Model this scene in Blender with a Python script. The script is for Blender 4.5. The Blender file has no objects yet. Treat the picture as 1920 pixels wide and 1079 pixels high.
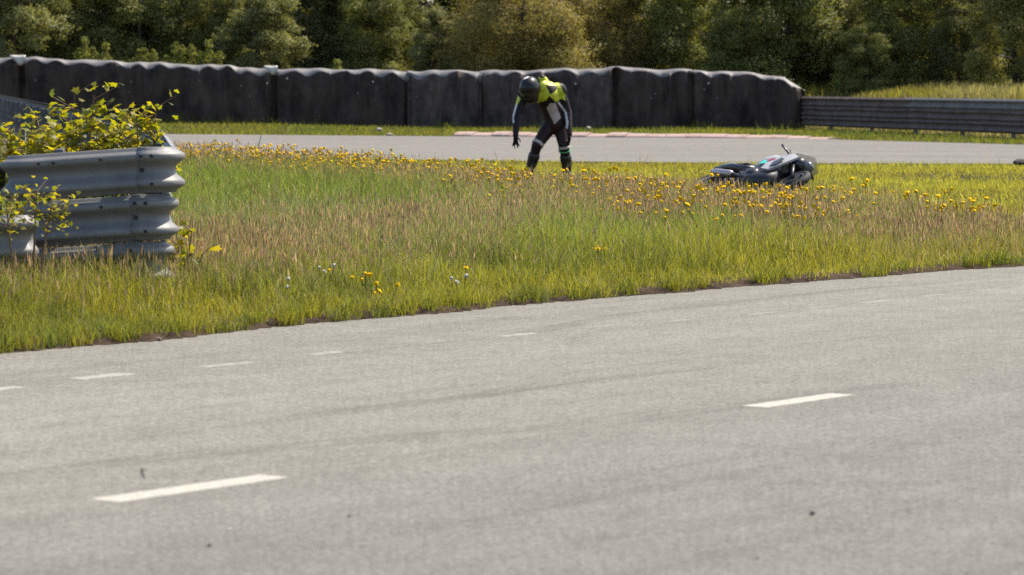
import bpy, bmesh, math, random
import numpy as np
from mathutils import Vector, Matrix

R = math.radians
scene = bpy.context.scene
COL = scene.collection
rng = np.random.default_rng(7)
random.seed(7)

# ------------------------------------------------------------------ camera
F_PX, H_CAM, Y_HOR = 6500.0, 1.57, 150.0            # focal length and horizon row in photograph pixels
PITCH = math.atan((539.5 - Y_HOR) / F_PX)
cam_d = bpy.data.cameras.new('camera')
cam = bpy.data.objects.new('camera', cam_d)
COL.objects.link(cam)
cam.location = (0, 0, H_CAM)
cam.rotation_euler = (R(90) - PITCH, 0, 0)
cam_d.sensor_width = 36.0
cam_d.lens = F_PX / 1920.0 * 36.0
cam_d.clip_start, cam_d.clip_end = 0.1, 3000
cam_d.dof.use_dof = True
cam_d.dof.focus_distance = 31.0
cam_d.dof.aperture_fstop = 5.0
scene.camera = cam

# ------------------------------------------------------------------ sky, sun, exposure
SUN_EL, SUN_AZ = R(54), R(52)                        # high, behind the barrier and well to the right
world = bpy.data.worlds.new('World'); scene.world = world
world.use_nodes = True
wn = world.node_tree.nodes; wl = world.node_tree.links
sky = wn.new('ShaderNodeTexSky'); sky.sky_type = 'NISHITA'; sky.sun_disc = False
sky.sun_elevation, sky.sun_rotation = SUN_EL, SUN_AZ
sky.dust_density = 1.6
wl.new(sky.outputs[0], wn['Background'].inputs[0])
wn['Background'].inputs[1].default_value = 0.115
to_sun = Vector((math.sin(SUN_AZ) * math.cos(SUN_EL), math.cos(SUN_AZ) * math.cos(SUN_EL), math.sin(SUN_EL)))
sd = bpy.data.lights.new('sun', 'SUN'); sd.energy = 4.0; sd.angle = R(0.5); sd.color = (1.0, 0.92, 0.79)
sun = bpy.data.objects.new('sun', sd); COL.objects.link(sun)
sun.rotation_euler = (-to_sun).to_track_quat('-Z', 'Y').to_euler()
sun.location = to_sun * 60
scene.view_settings.view_transform = 'Standard'
scene.view_settings.look = 'None'
scene.view_settings.exposure = 0.9
scene.view_settings.gamma = 1.0
scene.render.engine = 'CYCLES'
scene.cycles.use_denoising = False
scene.cycles.sample_clamp_indirect = 4.0
scene.cycles.max_bounces = 6
scene.cycles.transparent_max_bounces = 8

# ------------------------------------------------------------------ helpers
def at(px, d, z=0.0):
    """a point d metres away that shows in column px"""
    return Vector(((px - 960.0) / F_PX * d, d, z))

def new_mat(name):
    m = bpy.data.materials.new(name); m.use_nodes = True
    nt = m.node_tree
    return m, nt, nt.nodes, nt.links, nt.nodes['Principled BSDF']

def mat(name, color, rough=0.6, metal=0.0, var=0.0, vscale=8.0, bump=0.0, bscale=60.0, dark=None, spec=0.5, coat=0.0):
    m, nt, N, L, B = new_mat(name)
    B.inputs['Base Color'].default_value = (*color, 1)
    B.inputs['Roughness'].default_value = rough
    B.inputs['Metallic'].default_value = metal
    B.inputs['Specular IOR Level'].default_value = spec
    B.inputs['Coat Weight'].default_value = coat
    tc = N.new('ShaderNodeTexCoord')
    if var > 0:
        n = N.new('ShaderNodeTexNoise'); n.inputs['Scale'].default_value = vscale
        n.inputs['Detail'].default_value = 6; n.inputs['Roughness'].default_value = 0.65
        L.new(tc.outputs['Object'], n.inputs['Vector'])
        r = N.new('ShaderNodeValToRGB')
        r.color_ramp.elements[0].position = 0.32; r.color_ramp.elements[1].position = 0.7
        c2 = dark if dark else tuple(c * (1 - var) for c in color)
        r.color_ramp.elements[0].color = (*c2, 1)
        r.color_ramp.elements[1].color = (*[min(1, c * (1 + var * 0.6)) for c in color], 1)
        L.new(n.outputs['Fac'], r.inputs['Fac']); L.new(r.outputs['Color'], B.inputs['Base Color'])
    if bump > 0:
        n2 = N.new('ShaderNodeTexNoise'); n2.inputs['Scale'].default_value = bscale
        n2.inputs['Detail'].default_value = 4
        L.new(tc.outputs['Object'], n2.inputs['Vector'])
        b = N.new('ShaderNodeBump'); b.inputs['Strength'].default_value = bump; b.inputs['Distance'].default_value = 0.02
        L.new(n2.outputs['Fac'], b.inputs['Height']); L.new(b.outputs['Normal'], B.inputs['Normal'])
    return m

def leaf_mat(name, transl=0.35, rough=0.55, spec=0.3, tr_tint=(1.25, 1.2, 0.5)):
    """foliage: colour from the 'tint' attribute of each leaf, part of the light passes through"""
    m, nt, N, L, B = new_mat(name)
    a = N.new('ShaderNodeAttribute'); a.attribute_name = 'tint'
    L.new(a.outputs['Color'], B.inputs['Base Color'])
    B.inputs['Roughness'].default_value = rough
    B.inputs['Specular IOR Level'].default_value = spec
    mul = N.new('ShaderNodeMix'); mul.data_type = 'RGBA'; mul.blend_type = 'MULTIPLY'; mul.inputs[0].default_value = 1
    mul.inputs[7].default_value = (*tr_tint, 1)
    L.new(a.outputs['Color'], mul.inputs[6])
    t = N.new('ShaderNodeBsdfTranslucent'); L.new(mul.outputs[2], t.inputs['Color'])
    mix = N.new('ShaderNodeMixShader'); mix.inputs[0].default_value = transl
    L.new(B.outputs[0], mix.inputs[1]); L.new(t.outputs[0], mix.inputs[2])
    L.new(mix.outputs[0], N['Material Output'].inputs['Surface'])
    return m

def link(name, me, material=None, parent=None, loc=None):
    o = bpy.data.objects.new(name, me); COL.objects.link(o)
    if material is not None and me is not None and not me.materials: me.materials.append(material)
    if parent is not None: o.parent = parent
    if loc is not None: o.location = loc
    return o

def tag(o, label=None, cat=None, group=None, kind=None):
    if label: o['label'] = label
    if cat: o['category'] = cat
    if group: o['group'] = group
    if kind: o['kind'] = kind
    return o

def empty(name, loc=(0, 0, 0), rz=0.0):
    o = bpy.data.objects.new(name, None); COL.objects.link(o)
    o.location = loc; o.rotation_euler = (0, 0, rz); o.empty_display_size = 0.2
    return o

def pymesh(name, verts, faces, smooth=False):
    me = bpy.data.meshes.new(name)
    me.from_pydata([tuple(v) for v in verts], [], [tuple(f) for f in faces])
    if smooth: me.polygons.foreach_set('use_smooth', [True] * len(me.polygons))
    me.update()
    return me

def npmesh(name, V, loops, starts, tint=None, smooth=False):
    """V (n,3); loops flat vertex indices; starts polygon starts; tint (n,3) per vertex"""
    me = bpy.data.meshes.new(name)
    me.vertices.add(len(V)); me.vertices.foreach_set('co', np.ascontiguousarray(V, dtype=np.float32).ravel())
    me.loops.add(len(loops)); me.loops.foreach_set('vertex_index', np.ascontiguousarray(loops, dtype=np.int32))
    me.polygons.add(len(starts)); me.polygons.foreach_set('loop_start', np.ascontiguousarray(starts, dtype=np.int32))
    me.update(calc_edges=True)
    if tint is not None:
        a = me.attributes.new('tint', 'FLOAT_COLOR', 'POINT')
        a.data.foreach_set('color', np.concatenate([tint, np.ones((len(tint), 1))], 1).astype(np.float32).ravel())
    if smooth: me.polygons.foreach_set('use_smooth', np.ones(len(starts), dtype=bool))
    return me

def bm_mesh(name, bm, smooth=False):
    me = bpy.data.meshes.new(name); bm.normal_update(); bm.to_mesh(me); bm.free()
    if smooth: me.polygons.foreach_set('use_smooth', [True] * len(me.polygons))
    return me

def add_box(bm, c, s, rot=None, bevel=0.0):
    M = Matrix.Translation(c) @ (rot.to_4x4() if rot is not None else Matrix()) @ Matrix.Diagonal((*s, 1))
    g = bmesh.ops.create_cube(bm, size=1.0, matrix=M)
    if bevel > 0:
        es = set(e for v in g['verts'] for e in v.link_edges)
        bmesh.ops.bevel(bm, geom=list(es), offset=bevel, segments=2, affect='EDGES', profile=0.6)

def add_tube(bm, pts, radii, n=8, cap=True):
    pts = [Vector(p) for p in pts]
    if not hasattr(radii, '__len__'): radii = [radii] * len(pts)
    rings = []
    up = Vector((0, 0, 1))
    for i, p in enumerate(pts):
        d = (pts[min(i + 1, len(pts) - 1)] - pts[max(i - 1, 0)]).normalized()
        u = d.cross(up)
        if u.length < 1e-3: u = d.cross(Vector((1, 0, 0)))
        u.normalize(); w = d.cross(u).normalized()
        rings.append([bm.verts.new(p + (u * math.cos(a) + w * math.sin(a)) * radii[i])
                      for a in [2 * math.pi * k / n for k in range(n)]])
    for a, b in zip(rings, rings[1:]):
        for k in range(n): bm.faces.new((a[k], a[(k + 1) % n], b[(k + 1) % n], b[k]))
    if cap:
        bm.faces.new(rings[0][::-1]); bm.faces.new(rings[-1])

def add_ellipsoid(bm, c, r, rot=None, u=16, v=10):
    M = Matrix.Translation(c) @ (rot.to_4x4() if rot is not None else Matrix()) @ Matrix.Diagonal((*r, 1))
    bmesh.ops.create_uvsphere(bm, u_segments=u, v_segments=v, radius=1.0, matrix=M)

def add_loft(bm, sections, cap=True):
    rings = [[bm.verts.new(p) for p in s] for s in sections]
    n = len(rings[0])
    for a, b in zip(rings, rings[1:]):
        for k in range(n): bm.faces.new((a[k], a[(k + 1) % n], b[(k + 1) % n], b[k]))
    if cap:
        bm.faces.new(rings[0][::-1]); bm.faces.new(rings[-1])

def lathe(bm, prof, axis='y', n=28):
    """profile (radius, offset along the axis), closed ring swept about the axis"""
    rings = []
    for k in range(n):
        a = 2 * math.pi * k / n
        if axis == 'y': rings.append([bm.verts.new((r * math.cos(a), o, r * math.sin(a))) for r, o in prof])
        else: rings.append([bm.verts.new((r * math.cos(a), r * math.sin(a), o)) for r, o in prof])
    m = len(prof)
    for k in range(n):
        a, b = rings[k], rings[(k + 1) % n]
        for j in range(m): bm.faces.new((a[j], a[(j + 1) % m], b[(j + 1) % m], b[j]))

def sstep(a, b, x):
    t = np.clip((x - a) / (b - a), 0, 1)
    return t * t * (3 - 2 * t)

# ------------------------------------------------------------------ ground shape
ROAD_ANG = R(54.2)                                    # direction of the near road
RD = np.array([math.cos(ROAD_ANG), math.sin(ROAD_ANG)])
RN = np.array([-math.sin(ROAD_ANG), math.cos(ROAD_ANG)])
EDGE_N = 13.95                                        # turf edge, measured across the road

def road_n(x, y): return x * RN[0] + y * RN[1]
def road_s(x, y): return x * RD[0] + y * RD[1]

def edge_n(s):
    """where asphalt ends and turf starts, slightly wavy and bending"""
    s = np.asarray(s, float)
    return EDGE_N + 0.12 * np.sin(s * 0.35 + 1.0) - 0.0011 * np.maximum(s - 16, 0) ** 2 * 2.2 + 0.03 * np.sin(s * 2.3)

def tall_far(x):
    """far border of the tall meadow: beyond it the grass is mown"""
    return np.interp(x, [-12, -5.5, -2, 0.27, 3, 4.7, 8, 14], [70, 59, 52, 44, 36.5, 32.5, 27.5, 24])

def bank_t(x, y):
    return np.maximum(y - 112.6, (x - 9.2) * 0.975 + (y - 110) * 0.22)

def gz(x, y):
    x = np.asarray(x, float); y = np.asarray(y, float)
    n = road_n(x, y); s = road_s(x, y)
    z = 0.05 * sstep(0.5, 1.2, n - edge_n(s)) * (1 - sstep(58, 63, y))
    z = z + 0.03 * np.sin(x * 1.1 + 0.4) * np.sin(y * 0.7) * sstep(0.3, 2, n - edge_n(s)) * (1 - sstep(56, 62, y))
    z = z + 0.14 * sstep(100, 112, y) * sstep(0, 10, -x)
    t = bank_t(x, y)
    z = z + (1.12 * sstep(0.4, 4.2, t) + 0.035 * np.clip(t - 4, 0, 60)) * sstep(17, 30, n)
    return z

def gz1(x, y): return float(gz(x, y))

# ------------------------------------------------------------------ materials
def asphalt_mat(name, base, near=None, warm=(1, 1, 1), split=None):
    m, nt, N, L, B = new_mat(name)
    tc = N.new('ShaderNodeTexCoord')
    def noise(scale, detail=5, rough=0.6, stretch=None):
        n = N.new('ShaderNodeTexNoise'); n.inputs['Scale'].default_value = scale
        n.inputs['Detail'].default_value = detail; n.inputs['Roughness'].default_value = rough
        if stretch:
            mp = N.new('ShaderNodeMapping'); mp.inputs['Scale'].default_value = stretch
            L.new(tc.outputs['Object'], mp.inputs['Vector']); L.new(mp.outputs[0], n.inputs['Vector'])
        else: L.new(tc.outputs['Object'], n.inputs['Vector'])
        return n
    def mulmix(a, b_node, lo, hi, p0, p1):
        r = N.new('ShaderNodeMapRange'); r.inputs['From Min'].default_value = p0; r.inputs['From Max'].default_value = p1
        r.inputs['To Min'].default_value = lo; r.inputs['To Max'].default_value = hi
        L.new(b_node.outputs['Fac'], r.inputs['Value'])
        mx = N.new('ShaderNodeMix'); mx.data_type = 'RGBA'; mx.blend_type = 'MULTIPLY'; mx.inputs[0].default_value = 1
        L.new(a, mx.inputs[6])
        cc = N.new('ShaderNodeCombineColor')
        for k in range(3): L.new(r.outputs[0], cc.inputs[k])
        L.new(cc.outputs[0], mx.inputs[7])
        return mx.outputs[2]
    if split is not None:                       # two lanes laid at different times
        sep = N.new('ShaderNodeSeparateXYZ'); L.new(tc.outputs['Object'], sep.inputs[0])
        wob = noise(0.35, 3, 0.5, (0.35, 1, 1))
        ad = N.new('ShaderNodeMath'); ad.operation = 'MULTIPLY_ADD'
        L.new(wob.outputs['Fac'], ad.inputs[0]); ad.inputs[1].default_value = 1.6; L.new(sep.outputs['Y'], ad.inputs[2])
        r = N.new('ShaderNodeValToRGB')
        mr = N.new('ShaderNodeMapRange'); mr.inputs['From Min'].default_value = split - 0.6 + 0.8; mr.inputs['From Max'].default_value = split + 1.1 + 0.8
        L.new(ad.outputs[0], mr.inputs['Value'])
        r.color_ramp.elements[0].color = (*near, 1); r.color_ramp.elements[1].color = (*base, 1)
        L.new(mr.outputs[0], r.inputs['Fac'])
        col = r.outputs['Color']
    else:
        rgb = N.new('ShaderNodeRGB'); rgb.outputs[0].default_value = (*base, 1); col = rgb.outputs[0]
    col = mulmix(col, noise(0.8, 4, 0.6, (0.06, 0.9, 1)), 0.90, 1.08, 0.35, 0.65)      # wheel paths along the road
    col = mulmix(col, noise(1.3, 3, 0.6, (0.10, 2.6, 1)), 0.88, 1.0, 0.30, 0.46)       # dark rubber streaks
    col = mulmix(col, noise(2.2, 6, 0.7), 0.88, 1.10, 0.3, 0.7)
    col = mulmix(col, noise(85, 2, 0.8), 0.62, 1.38, 0.32, 0.68)                      # aggregate
    col = mulmix(col, noise(42, 3, 0.75), 0.66, 1.34, 0.32, 0.68)
    L.new(col, B.inputs['Base Color'])
    B.inputs['Roughness'].default_value = 0.95
    B.inputs['Specular IOR Level'].default_value = 0.12
    b = N.new('ShaderNodeBump'); b.inputs['Strength'].default_value = 0.35; b.inputs['Distance'].default_value = 0.006
    L.new(noise(130, 2, 0.7).outputs['Fac'], b.inputs['Height']); L.new(b.outputs[0], B.inputs['Normal'])
    return m

M_NEAR = asphalt_mat('near_asphalt', (0.200, 0.190, 0.162), near=(0.170, 0.163, 0.143), split=8.6)
M_FAR = asphalt_mat('far_asphalt', (0.188, 0.176, 0.156))
M_PAINT = mat('road_paint', (0.46, 0.43, 0.37), 0.85, spec=0.1, var=0.14, dark=(0.33, 0.31, 0.27), vscale=55, bump=0.2, bscale=150)
M_PAINTW = mat('worn_road_paint', (0.305, 0.288, 0.250), 0.85, spec=0.15, var=0.25, vscale=12, dark=(0.205, 0.192, 0.168))
M_PAINTE = mat('edge_line_paint', (0.345, 0.325, 0.280), 0.85, spec=0.1, var=0.25, vscale=14, dark=(0.25, 0.237, 0.208))
M_PAINTF = mat('nearly_gone_paint', (0.285, 0.270, 0.236), 0.9, spec=0.1, var=0.2, vscale=9, dark=(0.195, 0.187, 0.166))
M_SOIL = mat('soil', (0.050, 0.044, 0.022), 0.95, spec=0.05, var=0.5, vscale=3.0, bump=0.5, bscale=25)
M_EARTH = mat('edge_earth', (0.070, 0.048, 0.034), 0.95, spec=0.05, var=0.5, dark=(0.022, 0.015, 0.011), vscale=5.0, bump=0.8, bscale=40)
M_GRASS = leaf_mat('grass_blade', 0.52, spec=0.2, tr_tint=(1.2, 1.15, 0.7))
M_LEAF = leaf_mat('tree_leaf', 0.42, rough=0.6, spec=0.25, tr_tint=(1.2, 1.15, 0.5))
M_BUSH = leaf_mat('sapling_leaf', 0.58, rough=0.45, spec=0.4, tr_tint=(1.5, 1.35, 0.25))
M_BARK = mat('bark', (0.085, 0.07, 0.055), 0.9, var=0.4, vscale=6, bump=0.6, bscale=20)
M_STEM = mat('green_stem', (0.10, 0.11, 0.035), 0.7)
M_REDSTEM = mat('reddish_stem', (0.16, 0.085, 0.045), 0.7)

# ------------------------------------------------------------------ the setting
def ground():
    xs = np.unique(np.concatenate([np.linspace(-700, -40, 14), np.linspace(-40, 45, 171), np.linspace(45, 700, 14)]))
    ys = np.unique(np.concatenate([np.linspace(-60, 10, 15), np.linspace(10, 36, 131), np.linspace(36, 160, 187), np.linspace(160, 1500, 20)]))
    X, Y = np.meshgrid(xs, ys); Z = gz(X, Y)
    V = np.stack([X.ravel(), Y.ravel(), Z.ravel()], 1)
    nx, ny = len(xs), len(ys)
    i = (np.arange(ny - 1)[:, None] * nx + np.arange(nx - 1)[None]).ravel()
    loops = np.stack([i, i + 1, i + 1 + nx, i + nx], 1).ravel()
    me = npmesh('ground', V, loops, np.arange(len(i)) * 4, smooth=True)
    tag(link('ground', me, M_SOIL), kind='structure')
ground()

def strip(name, A, B, m, z, local=None):
    """a flat sheet between two edge polylines, crosswise subdivided"""
    V, Fc = [], []
    for a, b in zip(A, B): V += [(a[0], a[1], z), (b[0], b[1], z)]
    for i in range(len(A) - 1): Fc.append((2 * i, 2 * i + 2, 2 * i + 3, 2 * i + 1))
    return link(name, pymesh(name, V, Fc), m)

def near_road():
    s = np.arange(-30, 62, 0.12)
    # local frame: x along the road, y across it
    A = [(a, -9.0) for a in s]; Bp = [(a, float(edge_n(a)) + 0.006 * random.uniform(-1, 1)) for a in s]
    o = strip('near_road', A, Bp, M_NEAR, 0.006)
    o.rotation_euler = (0, 0, ROAD_ANG)
    o['kind'] = 'structure'
    return o
NEAR_ROAD = near_road()

def dash(s0, s1, n0, w, material, ragged=0.012):
    k = 14
    V, Fc = [], []
    for i in range(k + 1):
        s = s0 + (s1 - s0) * i / k
        V += [(s, n0 - w / 2 + random.uniform(-1, 1) * ragged * 0.4, 0.0068), (s, n0 + w / 2 + random.uniform(-1, 1) * ragged * 0.4, 0.0068)]
    for i in range(k): Fc.append((2 * i, 2 * i + 2, 2 * i + 3, 2 * i + 1))
    o = link('painted_dash', pymesh('painted_dash', V, Fc), material, NEAR_ROAD)
    return o

def resample_line(P, n):
    P = np.array(P, float); t = np.linspace(0, len(P) - 1, n); out = []
    for q in t:                                       # smooth curve through the points
        i = min(int(q), len(P) - 2); u = q - i
        p0, p1, p2, p3 = P[max(i - 1, 0)], P[i], P[i + 1], P[min(i + 2, len(P) - 1)]
        out.append(0.5 * (2 * p1 + (p2 - p0) * u + (2 * p0 - 5 * p1 + 4 * p2 - p3) * u ** 2 + (3 * p1 - p0 - 3 * p2 + p3) * u ** 3))
    return out

def px_ground(px, py, z=0.0):
    a = (px - 960) / F_PX; b = (539.5 - py) / F_PX
    dx, dy, dz = a, math.cos(PITCH) + b * math.sin(PITCH), -math.sin(PITCH) + b * math.cos(PITCH)
    t = (z - H_CAM) / dz
    return dx * t, dy * t

for (p0, p1, w) in (((205, 943), (506, 895), 0.155), ((1422, 766), (1572, 741), 0.145)):
    a, b = px_ground(*p0), px_ground(*p1)
    dash(road_s(*a), road_s(*b), (road_n(*a) + road_n(*b)) / 2, w, M_PAINT)
for k in range(-1, 3):                                   # the same line going on out of view
    if k in (0, 1): continue
    a = px_ground(355, 919); b = px_ground(1497, 753)
    sp = road_s(*b) - road_s(*a)
    dash(road_s(*a) + k * sp - 0.47, road_s(*a) + k * sp + 0.47, road_n(*a), 0.15, M_PAINT)
for (x0, y0, x1, y1, worn) in ((-40, 735, 45, 728, 0), (140, 713, 245, 703, 0), (372, 690, 480, 682, 1), (575, 667, 645, 662, 1), (790, 645, 840, 641, 2),
                               (930, 633, 1010, 627, 1), (1088, 617, 1160, 612, 2), (1240, 606, 1300, 601, 2), (1395, 592, 1465, 587, 2),
                               (1508, 580, 1575, 575, 2), (1612, 570, 1668, 566, 1), (1722, 558, 1775, 554, 2), (1828, 548, 1875, 544, 2)):
    a, b = px_ground(x0, y0), px_ground(x1, y1)
    dash(road_s(*a), road_s(*b), (road_n(*a) + road_n(*b)) / 2, (0.13, 0.10, 0.07)[worn], (M_PAINTE, M_PAINTW, M_PAINTF)[worn], 0.03)

M_SKID, _nt, _N, _L, _B = new_mat('rubber_mark')
_B.inputs['Base Color'].default_value = (0.075, 0.072, 0.068, 1); _B.inputs['Roughness'].default_value = 0.9; _B.inputs['Specular IOR Level'].default_value = 0.1
_tc = _N.new('ShaderNodeTexCoord'); _mp = _N.new('ShaderNodeMapping'); _mp.inputs['Scale'].default_value = (0.5, 5, 1)
_no = _N.new('ShaderNodeTexNoise'); _no.inputs['Scale'].default_value = 1.6; _no.inputs['Detail'].default_value = 6
_mr = _N.new('ShaderNodeMapRange'); _mr.inputs['From Min'].default_value = 0.36; _mr.inputs['From Max'].default_value = 0.7; _mr.inputs['To Max'].default_value = 0.15
_L.new(_tc.outputs['Object'], _mp.inputs[0]); _L.new(_mp.outputs[0], _no.inputs['Vector']); _L.new(_no.outputs['Fac'], _mr.inputs['Value']); _L.new(_mr.outputs[0], _B.inputs['Alpha'])
for pts, w in ((((600, 668), (820, 648), (1010, 622), (1150, 596), (1330, 574), (1560, 548), (1800, 530)), 0.20), (((430, 800), (640, 772), (860, 750), (1080, 716), (1400, 690)), 0.22), (((1060, 652), (1090, 632), (1160, 618), (1260, 612)), 0.14),
               ((( -60, 905), (300, 862), (760, 822), (1200, 790), (1700, 720)), 0.30)):
    P = [px_ground(*p) for p in pts]; P = resample_line([(road_s(*p), road_n(*p)) for p in P], 40)
    V, Fc = [], []
    for i, p in enumerate(P):
        ww = w * math.sin(math.pi * (0.04 + 0.92 * i / (len(P) - 1))) ** 0.5
        V += [(p[0], p[1] - ww / 2, 0.0064), (p[0], p[1] + ww / 2, 0.0064)]
    for i in range(len(P) - 1): Fc.append((2 * i, 2 * i + 2, 2 * i + 3, 2 * i + 1))
    link('skid_mark', pymesh('skid_mark', V, Fc), M_SKID, NEAR_ROAD)

def earth_edge():
    """crumbly rim of soil where the turf has been cut back from the asphalt"""
    s = np.arange(-6, 48, 0.05)
    n0 = edge_n(s)
    V, Fc, prof = [], [], ((-0.03, 0.003), (0.0, 0.012), (0.05, 0.030), (0.14, 0.034), (0.40, 0.03), (0.9, 0.02))
    for i, (a, n) in enumerate(zip(s, n0)):
        j = random.uniform(-0.05, 0.05) + 0.05 * math.sin(a * 3.1) * math.sin(a * 1.3)
        for k, (dn, z) in enumerate(prof):
            V.append((a, n + dn + j, max(0.0075, 0.004 + z * (0.6 + 0.8 * random.random()))))
    m = len(prof)
    for i in range(len(s) - 1):
        for k in range(m - 1): Fc.append((i * m + k, (i + 1) * m + k, (i + 1) * m + k + 1, i * m + k + 1))
    o = link('earth_edge', pymesh('earth_edge', V, Fc, True), M_EARTH); o.rotation_euler = (0, 0, ROAD_ANG)
    tag(o, kind='structure')
earth_edge()

FAR_NEAR = [(-60, 96), (-30, 84), (-10, 72), (0, 66.5), (3.5, 65), (6.4, 64.6), (9.7, 64.2), (12.6, 60), (14.6, 50)]
FAR_FAR = [(-60, 112), (-30, 105), (-10, 99.5), (0.6, 94.5), (4, 93), (8.1, 91), (12.1, 83.6), (16.6, 70), (19, 52)]
def resample(P, n):
    P = np.array(P, float); d = np.concatenate([[0], np.cumsum(np.hypot(*np.diff(P, axis=0).T))])
    t = np.linspace(0, d[-1], n)
    return np.stack([np.interp(t, d, P[:, 0]), np.interp(t, d, P[:, 1])], 1)
fo = strip('far_road', resample(FAR_NEAR, 120), resample(FAR_FAR, 120), M_FAR, 0.016)
fo['kind'] = 'structure'

def far_edge(x): P = np.array(FAR_FAR); return np.interp(x, P[:, 0], P[:, 1])
def far_near(x): P = np.array(FAR_NEAR); return np.interp(x, P[:, 0], P[:, 1])

# --- red and white kerb on the far side
M_KW = mat('kerb_white', (0.42, 0.34, 0.30), 0.9, spec=0.1, var=0.25, vscale=5, dark=(0.33, 0.20, 0.16), bump=0.3, bscale=30)
M_KR = mat('kerb_red', (0.38, 0.255, 0.22), 0.9, spec=0.1, var=0.35, vscale=5, dark=(0.40, 0.31, 0.27), bump=0.3, bscale=30)
def kerb():
    root = empty('kerb', (0.6, 94.5, 0)); root['kind'] = 'structure'
    x = -1.62
    i = 0
    while x < 8.25:
        w = 0.52
        a = np.array([x, far_edge(x)]); b = np.array([x + w - 0.02, far_edge(x + w - 0.02)])
        d = (b - a) / np.linalg.norm(b - a); nn = np.array([-d[1], d[0]])
        h = 0.135 * (1 - 0.75 * max(0, (x - 6.2) / 2.1)) * random.uniform(0.75, 1.15)
        V = []
        for p in (a, b):
            for off, z in ((-0.02, 0.008), (0.02, h * 0.45), (0.16, h * 0.85), (0.42, h), (0.5, h * 0.9), (0.5, -0.02)):
                q = p + nn * off; V.append((q[0] - 0.6, q[1] - 94.5, z))
        Fc = [(k, k + 6, k + 7, k + 1) for k in range(5)] + [tuple(range(6)), tuple(range(11, 5, -1))]
        link('kerb_block', pymesh('kerb_block', V, Fc), M_KR if i % 2 else M_KW, root)
        x += w; i += 1
kerb()

# ------------------------------------------------------------------ grass
def make_blades(x, y, z, h, w, lean, az, face, col, seg=2):
    """bent blades; seg 2 = quad + tip triangle, seg 1 = one triangle"""
    n = len(x)
    lx, ly = np.cos(az) * lean * h, np.sin(az) * lean * h
    cx, cy = np.cos(face) * w / 2, np.sin(face) * w / 2
    B0 = np.stack([x - cx, y - cy, z], 1); B1 = np.stack([x + cx, y + cy, z], 1)
    T = np.stack([x + lx, y + ly, z + h * np.sqrt(np.maximum(0.15, 1 - lean ** 2 * 0.7))], 1)
    if seg == 1:
        V = np.stack([B0, B1, T], 1).reshape(-1, 3)
        i = np.arange(n) * 3
        loops = np.stack([i, i + 1, i + 2], 1).ravel(); starts = np.arange(n) * 3
        return V, loops, starts, np.repeat(col, 3, 0)
    mz = z + h * 0.58
    M0 = np.stack([x - cx * 0.75 + lx * 0.32, y - cy * 0.75 + ly * 0.32, mz], 1)
    M1 = np.stack([x + cx * 0.75 + lx * 0.32, y + cy * 0.75 + ly * 0.32, mz], 1)
    V = np.stack([B0, B1, M0, M1, T], 1).reshape(-1, 3)
    i = np.arange(n) * 5
    loops = np.stack([i, i + 1, i + 3, i + 2, i + 2, i + 3, i + 4], 1).ravel()
    starts = (np.arange(n)[:, None] * 7 + np.array([0, 4])[None]).ravel()
    return V, loops, starts, np.repeat(col, 5, 0)

class Acc:
    def __init__(s): s.V, s.L, s.S, s.T, s.nv, s.nl = [], [], [], [], 0, 0
    def add(s, V, L, S, T):
        s.V.append(V); s.L.append(L + s.nv); s.S.append(S + s.nl); s.T.append(T)
        s.nv += len(V); s.nl += len(L)
    def mesh(s, name): return npmesh(name, np.concatenate(s.V), np.concatenate(s.L), np.concatenate(s.S), np.concatenate(s.T))

def vnoise(x, y, scale, seed):
    """smooth value noise on a grid, 0..1"""
    r = np.random.default_rng(seed); G = r.random((256, 256))
    u, v = x * scale + 1000, y * scale + 1000
    i, j = np.floor(u).astype(int), np.floor(v).astype(int); fu, fv = u - i, v - j
    fu, fv = fu * fu * (3 - 2 * fu), fv * fv * (3 - 2 * fv)
    g = lambda a, b: G[a % 256, b % 256]
    return (g(i, j) * (1 - fu) + g(i + 1, j) * fu) * (1 - fv) + (g(i, j + 1) * (1 - fu) + g(i + 1, j + 1) * fu) * fv

def wedge(n, d0, d1, power=0.0, margin=1.22):
    """random ground points in the part of the place the camera can plausibly see"""
    u = rng.random(n)
    if power == 0: d = np.sqrt(d0 ** 2 + u * (d1 ** 2 - d0 ** 2))
    else: d = d0 * (d1 / d0) ** u                      # even per picture area
    x = (rng.random(n) * 2 - 1) * (0.148 * margin * d + 0.5)
    return x, d

def jitter(col, amt, n):
    return np.clip(col * (1 + amt * (rng.random((n, 1)) - 0.5) * 2) * (1 + 0.10 * (rng.random((n, 3)) - 0.5)), 0.003, 0.9)

C_LUSH = np.array([0.235, 0.295, 0.055]); C_YEL = np.array([0.305, 0.285, 0.036]); C_DRY = np.array([0.375, 0.300, 0.200])
C_BROWN = np.array([0.310, 0.230, 0.150]); C_GLINT = np.array([0.300, 0.320, 0.190]); C_DEEP = np.array([0.110, 0.145, 0.030])
C_LAWN = np.array([0.365, 0.345, 0.052])

def brownness(x, y):
    """share of ripe seed stems: a ripe belt runs through the middle and along the flower band"""
    e = road_n(x, y) - edge_n(road_s(x, y)); f = tall_far(x) - y
    a = np.exp(-((e - 5.5 - 1.2 * np.sin(x * 0.4)) / 1.9) ** 2) * sstep(-6, 0, x + 3)
    b = np.exp(-((f - 3.0) / 4.5) ** 2)
    c = np.exp(-((e - 2.8) / 1.4) ** 2) * (x < 0) * 0.55
    return np.clip(0.95 * a + 0.9 * b + c, 0, 1) * (0.45 + 0.9 * vnoise(x, y, 0.45, 3)) + 0.04

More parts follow.
